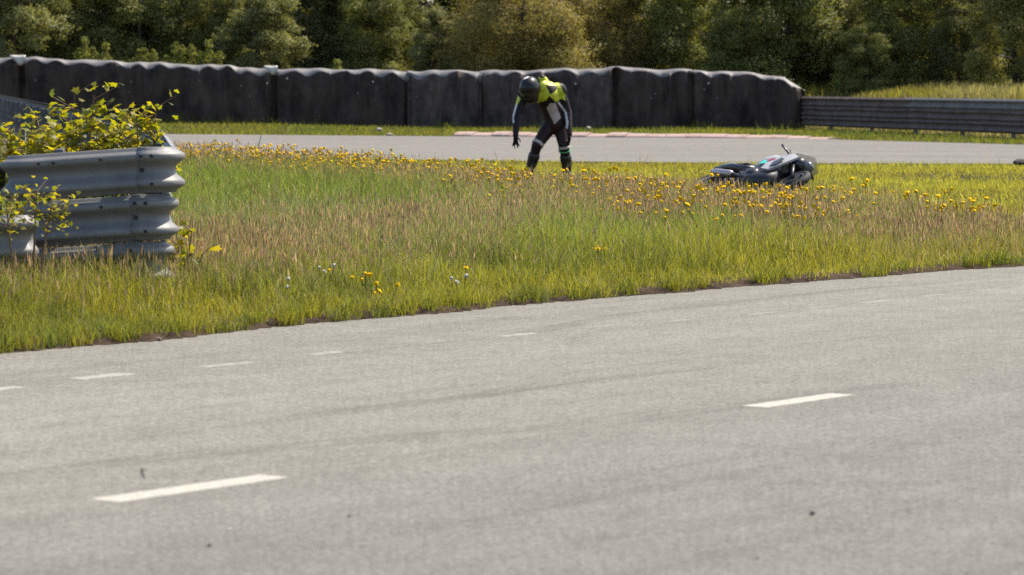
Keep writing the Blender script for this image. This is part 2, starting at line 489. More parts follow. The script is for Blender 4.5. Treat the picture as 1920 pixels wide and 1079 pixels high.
def meadow():
    x, y = wedge(560000, 18.5, 66, 1)
    s = road_s(x, y); e = road_n(x, y) - edge_n(s); f = tall_far(x) - y
    bare = vnoise(x, y, 0.9, 21) * 0.5 + vnoise(x, y, 3.0, 22) * 0.5
    keep = (e > -0.06 + 0.17 * bare) & (f > rng.normal(0, 0.5, len(x)) - 0.3)
    keep &= rng.random(len(x)) < np.clip(0.45 + e / 0.3, 0, 1)
    x, y, e, f = x[keep], y[keep], e[keep], f[keep]; n = len(x)
    big = vnoise(x, y, 0.5, 5); sm = vnoise(x, y, 1.6, 6)
    tuft = vnoise(x, y, 3.2, 8); tuft2 = vnoise(x, y, 7.0, 18)
    h = (0.12 + 0.11 * sstep(0.1, 1.8, e) + 0.10 * sstep(1.5, 4.0, e)) * (0.5 + 0.8 * rng.random(n)) * (0.7 + 0.5 * sm) * (0.62 + 0.55 * tuft + 0.35 * tuft2)
    h = h + 0.23 * np.exp(-((x + 2.7) / 0.8) ** 2) * (y < 23.8) * sstep(0.9, 1.5, e) * rng.random(n)
    w = np.maximum(0.0042, y * 0.00021) * (0.7 + 0.7 * rng.random(n))
    yel = np.clip(1.15 - e / 3.2 + 0.4 * (big - 0.5), 0, 1)[:, None]
    col = C_LUSH * (1 - yel) + C_YEL * yel
    deep = np.clip(sstep(0.5, 0.75, vnoise(x, y, 0.8, 9)) * 0.45 + sstep(0.62, 0.8, tuft2) * 0.5, 0, 0.85)[:, None]
    col = col * (1 - deep) + C_DEEP * deep
    br = (rng.random(n) < brownness(x, y) * 0.32)[:, None]
    col = np.where(br, C_DRY * 0.75 + C_BROWN * 0.25, col)
    pl = (rng.random(n) < 0.13 * np.exp(-((x + 2.0) / 1.9) ** 2 - ((y - 31) / 5.0) ** 2) * 3.2 + 0.035)[:, None]  # glossy highlights on the grass, painted as pale blades
    col = np.where(pl, C_GLINT, col)
    a = Acc()
    lean = np.clip(rng.normal(0.48, 0.28, n), 0, 0.97)
    a.add(*make_blades(x, y, gz(x, y) - 0.01, h, w, lean, rng.random(n) * 6.283, rng.random(n) * 3.1416, jitter(col, 0.32, n)))
    # ragged tufts hanging over the cut edge
    nt_ = 620
    ts = rng.random(nt_) * 36 + 6; te = edge_n(ts) + rng.random(nt_) ** 1.5 * 0.24 - 0.02
    keep_t = vnoise(ts, ts * 0, 1.4, 61) > 0.33
    ts, te = ts[keep_t], te[keep_t]
    k_ = 34; m_ = len(ts) * k_
    bs = np.repeat(ts, k_) + rng.normal(0, 0.05, m_); bn = np.repeat(te, k_) + rng.normal(0, 0.025, m_)
    bx, by = bs * RD[0] + bn * RN[0], bs * RD[1] + bn * RN[1]
    hh = np.repeat(0.07 + 0.12 * rng.random(len(ts)), k_) * (0.5 + 0.7 * rng.random(m_))
    tc_ = np.repeat(rng.random(len(ts)), k_)[:, None]
    colt = C_YEL * (1 - tc_) * 0.9 + (C_DEEP * 0.8 + C_LUSH * 0.2) * tc_
    a.add(*make_blades(bx, by, np.full(m_, 0.012), hh, np.full(m_, 0.0055), np.clip(rng.normal(0.55, 0.25, m_), 0, 0.97), rng.random(m_) * 6.28, rng.random(m_) * 3.14, jitter(colt, 0.35, m_)))
    o = link('meadow_grass', a.mesh('meadow_grass'), M_GRASS)
    tag(o, 'tall green meadow grass between the two roads', 'grass', kind='stuff')
meadow()

def seed_stems():
    x, y = wedge(260000, 18.5, 62, 1)
    s = road_s(x, y); e = road_n(x, y) - edge_n(s); f = tall_far(x) - y
    keep = (e > 0.8) & (f > -0.2 + rng.normal(0, 0.4, len(x))) & (rng.random(len(x)) < brownness(x, y) * 0.46)
    x, y, e, f = x[keep], y[keep], e[keep], f[keep]; n = len(x)
    h = (0.27 + 0.11 * sstep(1, 5, e) + 0.07 * sstep(0, 5, -x) * (f < 6)) * (0.6 + 0.65 * rng.random(n)) + 0.10 * np.exp(-((x + 2.8) / 0.9) ** 2) * (y < 23.7) * sstep(0.9, 1.6, e)
    z = gz(x, y); w = np.maximum(0.0024, y * 0.00011)
    az = rng.random(n) * 6.283; lean = np.clip(rng.normal(0.15, 0.12, n), 0, 0.6)
    pink = (rng.random(n) < 0.55)[:, None]
    col = np.where(pink, np.array([0.450, 0.315, 0.245]), C_BROWN * 0.55 + C_DRY * 0.45)
    col = jitter(col, 0.4, n)
    a = Acc()
    a.add(*make_blades(x, y, z, h, w, lean, az, rng.random(n) * 3.14, col * np.array([0.75, 0.9, 0.7]), 1))
    # seed head: two crossed slim spindles near the tip
    hx, hy = x + np.cos(az) * lean * h * 0.8, y + np.sin(az) * lean * h * 0.8
    for q in range(2):
        fa = rng.random(n) * 3.14
        hl = (0.05 + 0.05 * rng.random(n)); hw = np.maximum(0.009, y * 0.00030) * (0.7 + 0.6 * rng.random(n))
        cx, cy = np.cos(fa) * hw / 2, np.sin(fa) * hw / 2
        zz = z + h * 0.80
        V = np.stack([np.stack([hx, hy, zz], 1), np.stack([hx + cx, hy + cy, zz + hl * 0.4], 1),
                      np.stack([hx + np.cos(az) * lean * hl, hy + np.sin(az) * lean * hl, zz + hl], 1), np.stack([hx - cx, hy - cy, zz + hl * 0.4], 1)], 1).reshape(-1, 3)
        i = np.arange(n) * 4
        a.add(V, np.stack([i, i + 1, i + 2, i + 3], 1).ravel(), i, np.repeat(col, 4, 0))
    o = link('seed_grass', a.mesh('seed_grass'), M_GRASS)
    tag(o, 'brownish ripe seed heads standing over the meadow grass', 'grass', kind='stuff')
seed_stems()

def lawn():
    x, y = wedge(230000, 26, 68, 1)
    f = y - tall_far(x); e = road_n(x, y) - edge_n(road_s(x, y))
    keep = (f > -1.0) & (y < far_near(x) - 0.1 + rng.normal(0, 0.25, len(x))) & (e > 0.3)
    x, y = x[keep], y[keep]; n = len(x)
    h = (0.035 + 0.05 * rng.random(n)) * (0.7 + 0.7 * vnoise(x, y, 0.7, 31))
    edge = rng.random(n) < 0.012
    h = np.where(edge, h * 3, h)
    pt = vnoise(x, y, 0.35, 33)[:, None]
    col = C_LAWN * (0.8 + 0.35 * pt) * np.array([1, 1, 1]) + (1 - pt) * np.array([0.03, 0.0, 0.005])
    a = Acc()
    a.add(*make_blades(x, y, gz(x, y) - 0.004, h, y * 0.00032, np.clip(rng.normal(0.5, 0.25, n), 0, 0.95), rng.random(n) * 6.28, rng.random(n) * 3.14, jitter(col, 0.28, n), 1))
    tag(link('mown_grass', a.mesh('mown_grass'), M_GRASS), 'short mown yellow green grass beside the far road', 'grass', kind='stuff')
lawn()

WALL_Y = lambda x: np.interp(x, [-20, -11, 0.7, 8.9], [114, 113.2, 110.8, 109.2])
def verge_and_bank():
    a = Acc()
    # verge between far road and barrier
    n0 = 90000
    x = rng.random(n0) * 44 - 24; y = 80 + rng.random(n0) * 36
    back = np.where(x < 9.1, WALL_Y(x) - 0.05, 110 - (x - 9.2) * 4.35)
    kx = (x > -1.7) & (x < 8.3)
    keep = (y > far_edge(x) + np.where(kx, 0.45, 0.05) + rng.normal(0, 0.12, n0)) & (y < back + 0.5)
    x, y = x[keep], y[keep]; n = len(x)
    h = (0.06 + 0.09 * rng.random(n)) * (0.6 + 0.8 * vnoise(x, y, 0.6, 41))
    tallp = (y > np.where(x < 9.1, WALL_Y(x) - 0.9, 200)) & (vnoise(x, y, 1.0, 42) > 0.55)
    h = np.where(tallp, h * 2.6, h)
    pt = vnoise(x, y, 0.5, 43)[:, None]
    col = C_LAWN * 0.72 * pt + C_DEEP * 1.25 * (1 - pt)
    a.add(*make_blades(x, y, gz(x, y) - 0.01, h, 0.022 + 0.02 * rng.random(n), rng.random(n) * 0.8, rng.random(n) * 6.28, rng.random(n) * 3.14, jitter(col, 0.35, n), 1))
    tag(link('verge_grass', a.mesh('verge_grass'), M_GRASS), 'low grass verge between far road and barrier', 'grass', kind='stuff')
    a = Acc()
    n0 = 150000
    x = rng.random(n0) * 50 - 26; y = 84 + rng.random(n0) * 44
    t = bank_t(x, y)
    keep = (t > 0.5) & (t < 13) & (np.abs(x) < 0.19 * y) & ((x > 6) | (t < 5.5))
    x, y = x[keep], y[keep]; n = len(x)
    h = (0.14 + 0.22 * rng.random(n)) * (0.6 + 0.8 * vnoise(x, y, 0.5, 51))
    pt = vnoise(x, y, 0.4, 53)[:, None]
    col = (C_YEL * 0.9) * pt + (C_DRY * 0.62 + C_LUSH * 0.3) * (1 - pt)
    a.add(*make_blades(x, y, gz(x, y) - 0.01, h, 0.028 + 0.02 * rng.random(n), rng.random(n) * 0.8, rng.random(n) * 6.28, rng.random(n) * 3.14, jitter(col, 0.4, n), 1))
    tag(link('bank_grass', a.mesh('bank_grass'), M_GRASS), 'rough grass on the bank behind the barrier', 'grass', kind='stuff')
verge_and_bank()

# ------------------------------------------------------------------ barrier of covered tyre stacks
M_RUB = mat('rubber_sheet', (0.056, 0.042, 0.037), 0.75, var=0.5, vscale=1.6, bump=0.5, bscale=6, spec=0.25)
M_RUBG = mat('rubber_sheet_greyed', (0.080, 0.066, 0.060), 0.7, var=0.5, vscale=1.3, bump=0.5, bscale=5, spec=0.25)
M_RUBTOP = mat('sunlit_rubber_top', (0.20, 0.185, 0.175), 0.6, var=0.35, vscale=4)  # paler colour paints in the sunlight along the sheet tops
M_BOLT = mat('washer', (0.20, 0.20, 0.20), 0.5, metal=0.4)
def rubber_mat(name, lo, hi, seed):
    m, nt, N, L, B = new_mat(name)
    tc = N.new('ShaderNodeTexCoord')
    def noise(sc, stretch, det=6, off=0):
        mp = N.new('ShaderNodeMapping'); mp.inputs['Scale'].default_value = stretch; mp.inputs['Location'].default_value = (off, seed, 0)
        L.new(tc.outputs['Object'], mp.inputs['Vector'])
        n = N.new('ShaderNodeTexNoise'); n.inputs['Scale'].default_value = sc; n.inputs['Detail'].default_value = det; n.inputs['Roughness'].default_value = 0.7
        L.new(mp.outputs[0], n.inputs['Vector']); return n
    a, b = noise(2.2, (1.6, 1, 0.35)), noise(0.9, (1, 1, 1), 4, 5)
    ad = N.new('ShaderNodeMath'); ad.operation = 'ADD'; L.new(a.outputs['Fac'], ad.inputs[0]); L.new(b.outputs['Fac'], ad.inputs[1])
    r = N.new('ShaderNodeValToRGB'); r.color_ramp.elements[0].position = 0.84; r.color_ramp.elements[1].position = 1.25
    r.color_ramp.elements[0].color = (*lo, 1); r.color_ramp.elements[1].color = (*hi, 1)
    mr = N.new('ShaderNodeMath'); mr.operation = 'MULTIPLY'; mr.inputs[1].default_value = 1.0
    L.new(ad.outputs[0], mr.inputs[0])
    mp2 = N.new('ShaderNodeMapRange'); mp2.inputs['From Min'].default_value = 0.8; mp2.inputs['From Max'].default_value = 1.3
    L.new(mr.outputs[0], mp2.inputs['Value'])
    r.color_ramp.elements[0].position = 0.0; r.color_ramp.elements[1].position = 1.0
    L.new(mp2.outputs[0], r.inputs['Fac']); L.new(r.outputs['Color'], B.inputs['Base Color'])
    B.inputs['Roughness'].default_value = 0.7; B.inputs['Specular IOR Level'].default_value = 0.25
    bp = N.new('ShaderNodeBump'); bp.inputs['Strength'].default_value = 0.8; bp.inputs['Distance'].default_value = 0.08
    L.new(noise(2.6, (1.5, 1, 0.6), 3, 9).outputs['Fac'], bp.inputs['Height']); L.new(bp.outputs[0], B.inputs['Normal'])
    return m
M_RUB = rubber_mat('rubber_sheet_dusty', (0.020, 0.012, 0.009), (0.095, 0.066, 0.050), 0)
M_RUBG = rubber_mat('rubber_sheet_grey', (0.024, 0.016, 0.013), (0.140, 0.104, 0.084), 3)
def wall_top(x):
    return np.interp(x, [-17.2, -11.3, -7.6, -3.3, -1.0, 0.7, 3.2, 5.6, 7.6, 8.6, 9.2], [2.36, 2.13, 1.96, 1.89, 1.87, 1.89, 1.98, 1.90, 1.80, 1.68, 1.22])

def tyre_barrier():
    root = empty('tyre_barrier', (0, 111, 0))
    tag(root, 'long dark barrier of stacked tyres under draped rubber sheeting', 'barrier')
    seams = [-24.5, -20.5, -16.05, -7.72, -3.34, -1.0, 3.3, 5.66, 9.22]
    for q, (xa, xb) in enumerate(zip(seams, seams[1:])):
        nx = max(24, int((xb - xa) / 0.03))
        folds = [(random.uniform(xa, xb), random.uniform(0.03, 0.09), random.uniform(0.035, 0.08), random.uniform(0, 8), random.uniform(1.5, 5), random.uniform(-0.03, 0.03)) for _ in range(int((xb - xa) * (1.8 if q < 4 else 3.0)))]
        xs = np.linspace(xa - 0.03, xb + 0.03, nx)
        ph = random.uniform(0, 6.28); per = 0.80 if q < 4 else 0.86
        lean0 = (-0.02, 0.03)[q % 2] + random.uniform(-0.01, 0.01)
        V, Fc = [], []
        rows = 15
        for x in xs:
            u = (x - xa) / (xb - xa)
            wav = 0.5 + 0.5 * math.cos(2 * math.pi * x / per + ph + 1.1 * math.sin(x * 0.83 + q) + 0.5 * math.sin(x * 2.1)) + 0.25 * math.sin(x * 2.1 + ph)
            amp = (1.0 if q < 5 else 0.75) * (0.65 + 0.55 * math.sin(x * 0.9 + q * 1.7) ** 2)
            T = float(wall_top(x)) + 0.025 * math.sin(x * 3.1 + ph) - 0.03 * amp * wav
            drop = 0.06 + 0.12 * amp * wav + 0.05 * math.sin(x * 1.7) ** 2 * amp
            endflare = 0.0
            e0 = math.exp(-((x - xa) / 0.10) ** 2); e1 = math.exp(-((x - xb) / 0.10) ** 2)
            if q in (3, 4): drop += 0.18 * e1 + 0.05 * e0                    # sheet ends that have slipped down
            y0 = float(WALL_Y(x)) + lean0
            bul = 0.05 * abs(math.cos(math.pi * x / per + ph / 2)) + 0.05 * math.sin(x * 5.3 + q) * math.sin(x * 1.9)
            g = gz1(x, y0 + 111 * 0) - 0.05
            zf = T - drop
            prof = []
            for k in range(9):
                w = k / 8
                wr = (0.035 + 0.035 * (q in (4, 5))) * math.sin(x * 9 + k * 0.35 + ph) * math.sin(x * 2.3 + q + k * 0.2)
                wr += sum(fa * math.exp(-((x - fx - fs * k) / fw) ** 2 - ((k - fk) / fl) ** 2) for fx, fa, fw, fk, fl, fs in folds if abs(x - fx) < 0.5)
                prof.append((y0 - bul * math.sin(math.pi * (0.15 + 0.8 * w)) - wr + 0.10 * w * 0.5 + 0.24 * (e0 + e1) + 0.05 * math.exp(-((x - xa - 0.45 * (xb - xa) - 0.05 * k) / 0.07) ** 2), g + (zf - g) * w))
            prof += [(y0 + 0.05 + 0.05 + 0.02, zf + 0.45 * drop), (y0 + 0.20, zf + 0.80 * drop), (y0 + 0.40, T), (y0 + 0.75, T - 0.03), (y0 + 0.95, T - 0.2), (y0 + 1.0, g)]
            V += [(x, p[0] - 111, p[1]) for p in prof]
        for i in range(nx - 1):
            for k in range(rows - 1): Fc.append((i * rows + k, (i + 1) * rows + k, (i + 1) * rows + k + 1, i * rows + k + 1))
        Fc.append(tuple(range(rows))); Fc.append(tuple(range((nx - 1) * rows + rows - 1, (nx - 1) * rows - 1, -1)))
        me = pymesh('rubber_sheet', V, Fc, True)
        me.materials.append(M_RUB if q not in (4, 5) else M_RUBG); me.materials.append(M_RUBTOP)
        for pi, p in enumerate(me.polygons):
            k = pi % (rows - 1)
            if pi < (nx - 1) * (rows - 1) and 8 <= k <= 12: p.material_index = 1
        panel = link('rubber_sheet', me, None, root)
        # fixing washers
        for b in range(int((xb - xa) * 1.0)):
            bx = random.uniform(xa + 0.2, xb - 0.2); zb = random.uniform(0.5, 0.82) * float(wall_top(bx))
            bm = bmesh.new(); bmesh.ops.create_cone(bm, segments=8, radius1=0.034, radius2=0.022, depth=0.03, cap_ends=True,
                                                    matrix=Matrix.Translation((bx, float(WALL_Y(bx)) - 0.085 - 111, zb)) @ Matrix.Rotation(R(90), 4, 'X'))
            link('washer', bm_mesh('washer', bm), M_BOLT, panel)
    # curled sheet ends at two seams, their highlight painted in as a pale colour
    for xs_, s in ((-16.05, 1.0), (-7.72, 0.85)):
        V, Fc = [], []
        T = float(wall_top(xs_)); y0 = float(WALL_Y(xs_)) - 111
        for i in range(9):
            a = i / 8
            for j in range(5):
                b = j / 4
                V.append((xs_ - 0.36 * s + 0.55 * s * a + 0.03 * math.sin(a * 5), y0 - 0.06 - 0.07 * math.sin(b * 2.6) - 0.05 * a, T + 0.05 - b * (0.06 + 0.32 * s * math.sin(a * 2.6) ** 2) * 0.9))
        for i in range(8):
            for j in range(4): Fc.append((i * 5 + j, (i + 1) * 5 + j, (i + 1) * 5 + j + 1, i * 5 + j + 1))
        o = link('curled_flap', pymesh('curled_flap', V, Fc, True), mat('highlit_flap', (0.55, 0.52, 0.46), 0.4, var=0.2, vscale=10), root)
        so = o.modifiers.new('thickness', 'SOLIDIFY'); so.thickness = 0.015
tyre_barrier()

# ------------------------------------------------------------------ steel crash barriers
M_GALV = mat('galvanised_steel', (0.178, 0.174, 0.170), 0.55, metal=0.1, var=0.22, vscale=5, bump=0.1, bscale=20)
M_GALVD = mat('dull_steel', (0.205, 0.180, 0.168), 0.7, metal=0.1, var=0.35, vscale=3)
M_RUST = mat('rusty_steel', (0.150, 0.108, 0.088), 0.8, metal=0.05, var=0.45, vscale=2.5)
M_STEEL_SHADE = mat('shaded_steel', (0.075, 0.068, 0.066), 0.7, var=0.3, vscale=4)  # same rail further back, its shade put into a darker colour
M_POST = mat('post_steel', (0.14, 0.14, 0.14), 0.6, metal=0.5, var=0.3, vscale=6)
M_BOLTD = mat('dark_bolt', (0.03, 0.03, 0.035), 0.5, metal=0.6)

W_PROF = [(0.000, 0.000), (0.008, 0.004), (0.012, 0.018), (0.050, 0.034), (0.078, 0.046), (0.083, 0.058), (0.083, 0.072), (0.078, 0.084), (0.050, 0.100), (0.014, 0.122), (0.002, 0.140), (0.000, 0.156),
          (0.002, 0.172), (0.014, 0.190), (0.050, 0.212), (0.078, 0.228), (0.083, 0.240), (0.083, 0.254), (0.078, 0.266), (0.050, 0.278), (0.012, 0.294), (0.008, 0.308), (0.000, 0.311)]
def w_beam(path, z0, side=1, name='w_beam', dz=None):
    """a W profile swept along a plan path [(x, y)]; the ridges stand out on the given side; dz is rise along the path"""
    P = np.array(path, float); n = len(P)
    V, Fc = [], []
    m = len(W_PROF)
    T = np.gradient(P, axis=0); T /= np.linalg.norm(T, axis=1)[:, None]
    Nn = np.stack([T[:, 1], -T[:, 0]], 1) * side
    for i in range(n):
        for (o, z) in W_PROF:
            o = o * 0.76
            V.append((P[i, 0] + Nn[i, 0] * o, P[i, 1] + Nn[i, 1] * o, z0 + z + (dz[i] if dz is not None else 0)))
    for i in range(n - 1):
        for k in range(m - 1): Fc.append((i * m + k, (i + 1) * m + k, (i + 1) * m + k + 1, i * m + k + 1))
    me = pymesh(name, V, Fc, True)
    return me

def arc(cx, cy, r, a0, a1, n=14):
    return [(cx + r * math.cos(R(a0 + (a1 - a0) * i / n)), cy + r * math.sin(R(a0 + (a1 - a0) * i / n))) for i in range(n + 1)]

def add_solid(o, t=0.006):
    s = o.modifiers.new('thickness', 'SOLIDIFY'); s.thickness = t; s.offset = -1

def bolt_on(parent, p, r=0.016, d=(0, -1, 0)):
    bm = bmesh.new()
    q = Vector(d).to_track_quat('Z', 'Y').to_matrix().to_4x4()
    bmesh.ops.create_cone(bm, segments=8, radius1=r, radius2=r * 0.7, depth=0.018, cap_ends=True, matrix=Matrix.Translation(p) @ q)
    link('bolt', bm_mesh('bolt', bm), M_BOLTD, parent)

def near_barrier():
    D = 23.5
    x0, x1 = -3.30, -2.465
    root = empty('crash_barrier', (-2.8, D, 0))
    tag(root, 'galvanised steel crash barrier with three stacked rails bending round at its right end', 'crash barrier')
    def L(pts): return [(p[0] + 2.8, p[1] - D) for p in pts]
    rise = lambda x: 0.055 * (x - x0) / (x1 - x0)
    for k, zb in enumerate((0.75, 0.428, 0.106)):
        off = (0, 0.012, 0.03)[k]; xe = (0, -0.045, -0.075)[k]
        # straight front rail, with its left end swept back
        front = arc(x0 - (0.0 if k == 0 else -0.10), D + off + 0.15, 0.15, 215 if k == 0 else 225, 270, 8)[:-1] + [(x0 + (0.0 if k == 0 else 0.10) + (x1 + xe - x0 - (0.0 if k == 0 else 0.10)) * i / 12, D + off) for i in range(13)]
        me = w_beam(L(front), zb, 1, dz=[rise(p[0]) for p in front])
        b = link('rail', me, M_GALV, root); add_solid(b)
        for xb in (x0 + 0.10, x0 + 0.20, x0 + 0.52):
            bolt_on(b, (xb + 2.8, off - 0.066, zb + 0.247 + rise(xb)), 0.013)
        # bend, lapped over the front rail
        r = 0.17
        bend = [(x1 + xe - 0.07, D + off - 0.007), (x1 + xe, D + off - 0.007)] + arc(x1 + xe, D + off + r - 0.007, r, -90, 42, 14)[1:]
        me = w_beam(L(bend), zb, 1, dz=[rise(x1)] * len(bend))
        bb = link('rail_bend', me, M_GALV, root); add_solid(bb)
        bolt_on(bb, (x1 + xe - 0.045 + 2.8, off - 0.074, zb + 0.252 + rise(x1)), 0.015)
        bolt_on(bb, (x1 + xe + 0.03 + 2.8, off - 0.072, zb + 0.252 + rise(x1)), 0.015)
        bolt_on(bb, (x1 + xe - 0.045 + 2.8, off - 0.012, zb + 0.155 + rise(x1)), 0.017)
        bolt_on(bb, (x1 + xe + 0.03 + 2.8, off - 0.072, zb + 0.062 + rise(x1)), 0.013)
        # rail running back and away behind the saplings
        e = bend[-1]
        tt = np.concatenate([np.linspace(0.5, 8, 9), np.linspace(10, 85, 38)])
        back = [e] + [(e[0] - (0.112 * t if t < 8 else 0.896 + 0.171 * (t - 8)), e[1] + t) for t in tt]
        if k < 2:
            rs = [rise(x1) + 0.05 * min(1, (p[1] - D) / 30) for p in back]
            add_solid(link('return_rail', w_beam(L(back[:8]), zb, 1, dz=rs[:8]), M_GALV, root))
            add_solid(link('return_rail', w_beam(L(back[7:]), zb, 1, dz=rs[7:]), M_STEEL_SHADE, root))
    for px_ in (x0 + 0.22, x1 - 0.10):
        bm = bmesh.new(); add_box(bm, (px_ + 2.8, 0.12, 0.56), (0.06, 0.12, 1.08), bevel=0.008)
        link('post', bm_mesh('post', bm), M_POST, root)
    for t in np.arange(3, 85, 4.0):
        bm = bmesh.new(); add_box(bm, (-2.465 + 0.25 - (0.112 * t if t < 8 else 0.896 + 0.171 * (t - 8)) + 2.8 - 0.22, 0.42 + t, 0.55), (0.10, 0.06, 1.06), bevel=0.008)
        link('post', bm_mesh('post', bm), M_POST, root)
near_barrier()

def left_rail():
    D = 22.9
    root = empty('low_crash_rail', (-3.5, D, 0))
    tag(root, 'low crash rail at the left edge, in front of the three stacked rails', 'crash barrier')
    path = [(-0.9, 0.03), (-0.5, 0.02), (-0.1, 0.01), (0.12, 0.0), (0.20, 0.015), (0.27, 0.05), (0.32, 0.10)]
    b = link('rail', w_beam(path, 0.365, 1), M_GALV, root); add_solid(b)
    bolt_on(b, (0.10, -0.067, 0.365 + 0.247), 0.014); bolt_on(b, (0.02, -0.065, 0.365 + 0.06), 0.014)
    bm = bmesh.new(); add_box(bm, (-0.3, 0.12, 0.34), (0.09, 0.12, 0.66), bevel=0.008)
    link('post', bm_mesh('post', bm), M_POST, root)
left_rail()

def far_barrier():
    A, Bq = np.array([8.85, 110.6]), np.array([14.6, 85.6])
    root = empty('crash_barrier', (A[0], A[1], 0))
    tag(root, 'weathered double crash rail running right from the end of the tyre barrier', 'crash barrier')
    n = 60
    pts = [tuple((A + (Bq - A) * i / n) - A) for i in range(n + 1)]
    base = [gz1(*(np.array(p) + A)) * 0.15 for p in pts]
    top = lambda i: 1.03 - 0.06 * (i / n)
    cut = 27
    for k in range(3):
        zb = 0.74 - 0.304 * k
        for (i0, i1, m) in ((0, cut, M_RUST), (cut - 1, n, M_GALVD if k == 0 else M_RUST)):
            seg = pts[i0:i1 + 1]
            dz = [base[i] + 0.008 * math.sin(i * 0.5) * (k == 1) + (0.012 if i0 else 0) for i in range(i0, i1 + 1)]
            add_solid(link('rail', w_beam([(p[0] - (0.008 if i0 else 0) - 0.004 * k, p[1]) for p in seg], zb, -1 if False else 1, dz=dz), m, root))
    for i in range(0, n + 1, 9):
        bm = bmesh.new(); add_box(bm, (pts[i][0] + 0.12, pts[i][1] + 0.03, 0.45), (0.12, 0.1, 1.06), bevel=0.01)
        link('post', bm_mesh('post', bm), M_POST, root)
far_barrier()

# ------------------------------------------------------------------ trees
def leaf_quads(P, size, col, flat=0.0, aspect=0.6):
    n = len(P)
    a = rng.normal(size=(n, 3)); a /= np.linalg.norm(a, axis=1)[:, None]
    b = rng.normal(size=(n, 3)); b -= a * (a * b).sum(1)[:, None]; b /= np.linalg.norm(b, axis=1)[:, None]
    s = (size * (0.6 + 0.8 * rng.random(n)))[:, None]
    V = np.stack([P - a * s * 0.5, P + b * s * aspect * 0.5, P + a * s * 0.5, P - b * s * aspect * 0.5], 1).reshape(-1, 3)
    i = np.arange(n) * 4
    return V, np.stack([i, i + 1, i + 2, i + 3], 1).ravel(), i, np.repeat(col, 4, 0)

def leaf_faces(P, nrm, size, col, aspect):
    n = len(P); nrm = nrm / np.linalg.norm(nrm, axis=1)[:, None]
    a = rng.normal(size=(n, 3)); a -= nrm * (a * nrm).sum(1)[:, None]; a /= np.linalg.norm(a, axis=1)[:, None]
    b = np.cross(nrm, a); s = (size * (0.6 + 0.8 * rng.random(n)))[:, None]
    V = np.stack([P - a * s * 0.5, P + b * s * aspect * 0.5, P + a * s * 0.5, P - b * s * aspect * 0.5], 1).reshape(-1, 3)
    i = np.arange(n) * 4
    return V, np.stack([i, i + 1, i + 2, i + 3], 1).ravel(), i, np.repeat(col, 4, 0)

def tree_meshes(name, wid, hgt, nleaf, col, leaf, seed, low=0.08, fine=1.0, droop=0.0):
    global rng
    rng = np.random.default_rng(seed); rr = random.Random(seed)
    bm = bmesh.new()
    tips = []
    nst = rr.choice([2, 3, 3])
    for s in range(nst):
        a = 2 * math.pi * s / nst + rr.uniform(-0.4, 0.4)
        p = [Vector((0.12 * math.cos(a), 0.12 * math.sin(a), -0.25))]
        for k in range(1, 6):
            t = k / 5
            p.append(Vector((math.cos(a) * wid * 0.22 * t + rr.uniform(-.12, .12), math.sin(a) * wid * 0.2 * t + rr.uniform(-.12, .12), hgt * 0.82 * t)))
        add_tube(bm, p, [0.13, 0.11, 0.085, 0.06, 0.04, 0.015], 7)
        for k in range(1, 6):
            for q in range(3):
                a2 = rr.uniform(0, 6.28); ln = wid * rr.uniform(0.2, 0.42) * (1.05 - 0.1 * k)
                e = p[k] + Vector((math.cos(a2) * ln, math.sin(a2) * ln, rr.uniform(0.0, 0.5) * hgt * 0.16))
                mid = (p[k] + e) / 2 + Vector((0, 0, 0.12))
                add_tube(bm, [p[k], mid, e], [0.04, 0.026, 0.008], 5); tips += [e, mid]
        tips += p[2:]
    trunk = bm_mesh(name + '_trunk', bm, True)
    # crown: many overlapping leafy lobes, each a ragged shell of small leaves that face outwards
    nl = 46
    C, S, K = [], [], []
    for i in range(nl):
        zz = (i + rng.random()) / nl
        r_ = wid / 2 * (0.92 if zz < 0.55 else 0.92 * math.sqrt(max(0.02, 1 - ((zz - 0.55) / 0.47) ** 2)))
        a_ = rng.random() * 6.283; q = math.sqrt(rng.random())
        lr = wid * rng.uniform(0.085, 0.17) * (1.1 - 0.35 * zz)
        q = max(0.0, r_ - lr * 0.6) * (0.35 + 0.65 * q)
        C.append((math.cos(a_) * q, math.sin(a_) * q, hgt * (low + (0.97 - low) * zz))); S.append(lr); K.append(rng.uniform(0.72, 1.28))
    C, S, K = np.array(C), np.array(S), np.array(K)
    p_ = S ** 2 / (S ** 2).sum()
    idx = rng.choice(nl, nleaf, p=p_)
    d = rng.normal(size=(nleaf, 3)); d /= np.linalg.norm(d, axis=1)[:, None]
    ph = rng.random((nl, 3)) * 6.28
    lump = 1 + 0.22 * np.sin(d[:, 0] * 5 + ph[idx, 0]) * np.sin(d[:, 1] * 5 + ph[idx, 1]) + 0.16 * np.sin(d[:, 2] * 7 + ph[idx, 2]) + 0.12 * np.sin(d[:, 0] * 13 + d[:, 2] * 9 + ph[idx, 1])
    rad = S[idx] * lump * np.clip(rng.normal(0.93, 0.16, nleaf), 0.2, 1.5)
    P = C[idx] + d * rad[:, None] * np.array([1.0, 1.0, 0.85])
    P[:, 2] -= droop * 0.25 * S[idx] * rng.random(nleaf)
    P[:, 2] = np.maximum(P[:, 2], 0.02)
    base = np.array(col)
    hue = (rng.random((nleaf, 1)) - 0.5)
    cc = base * K[idx][:, None] * (0.72 + 0.56 * rng.random((nleaf, 1))) * (1 + hue * np.array([[0.3, 0.1, -0.2]]))
    nrm = d * 0.75 + np.array([0, 0, 0.45]) + rng.normal(size=(nleaf, 3)) * 0.55
    a = Acc(); a.add(*leaf_faces(P, nrm, leaf, np.clip(cc, 0.004, 0.6), 0.6 * fine))
    return trunk, a.mesh(name + '_crown')

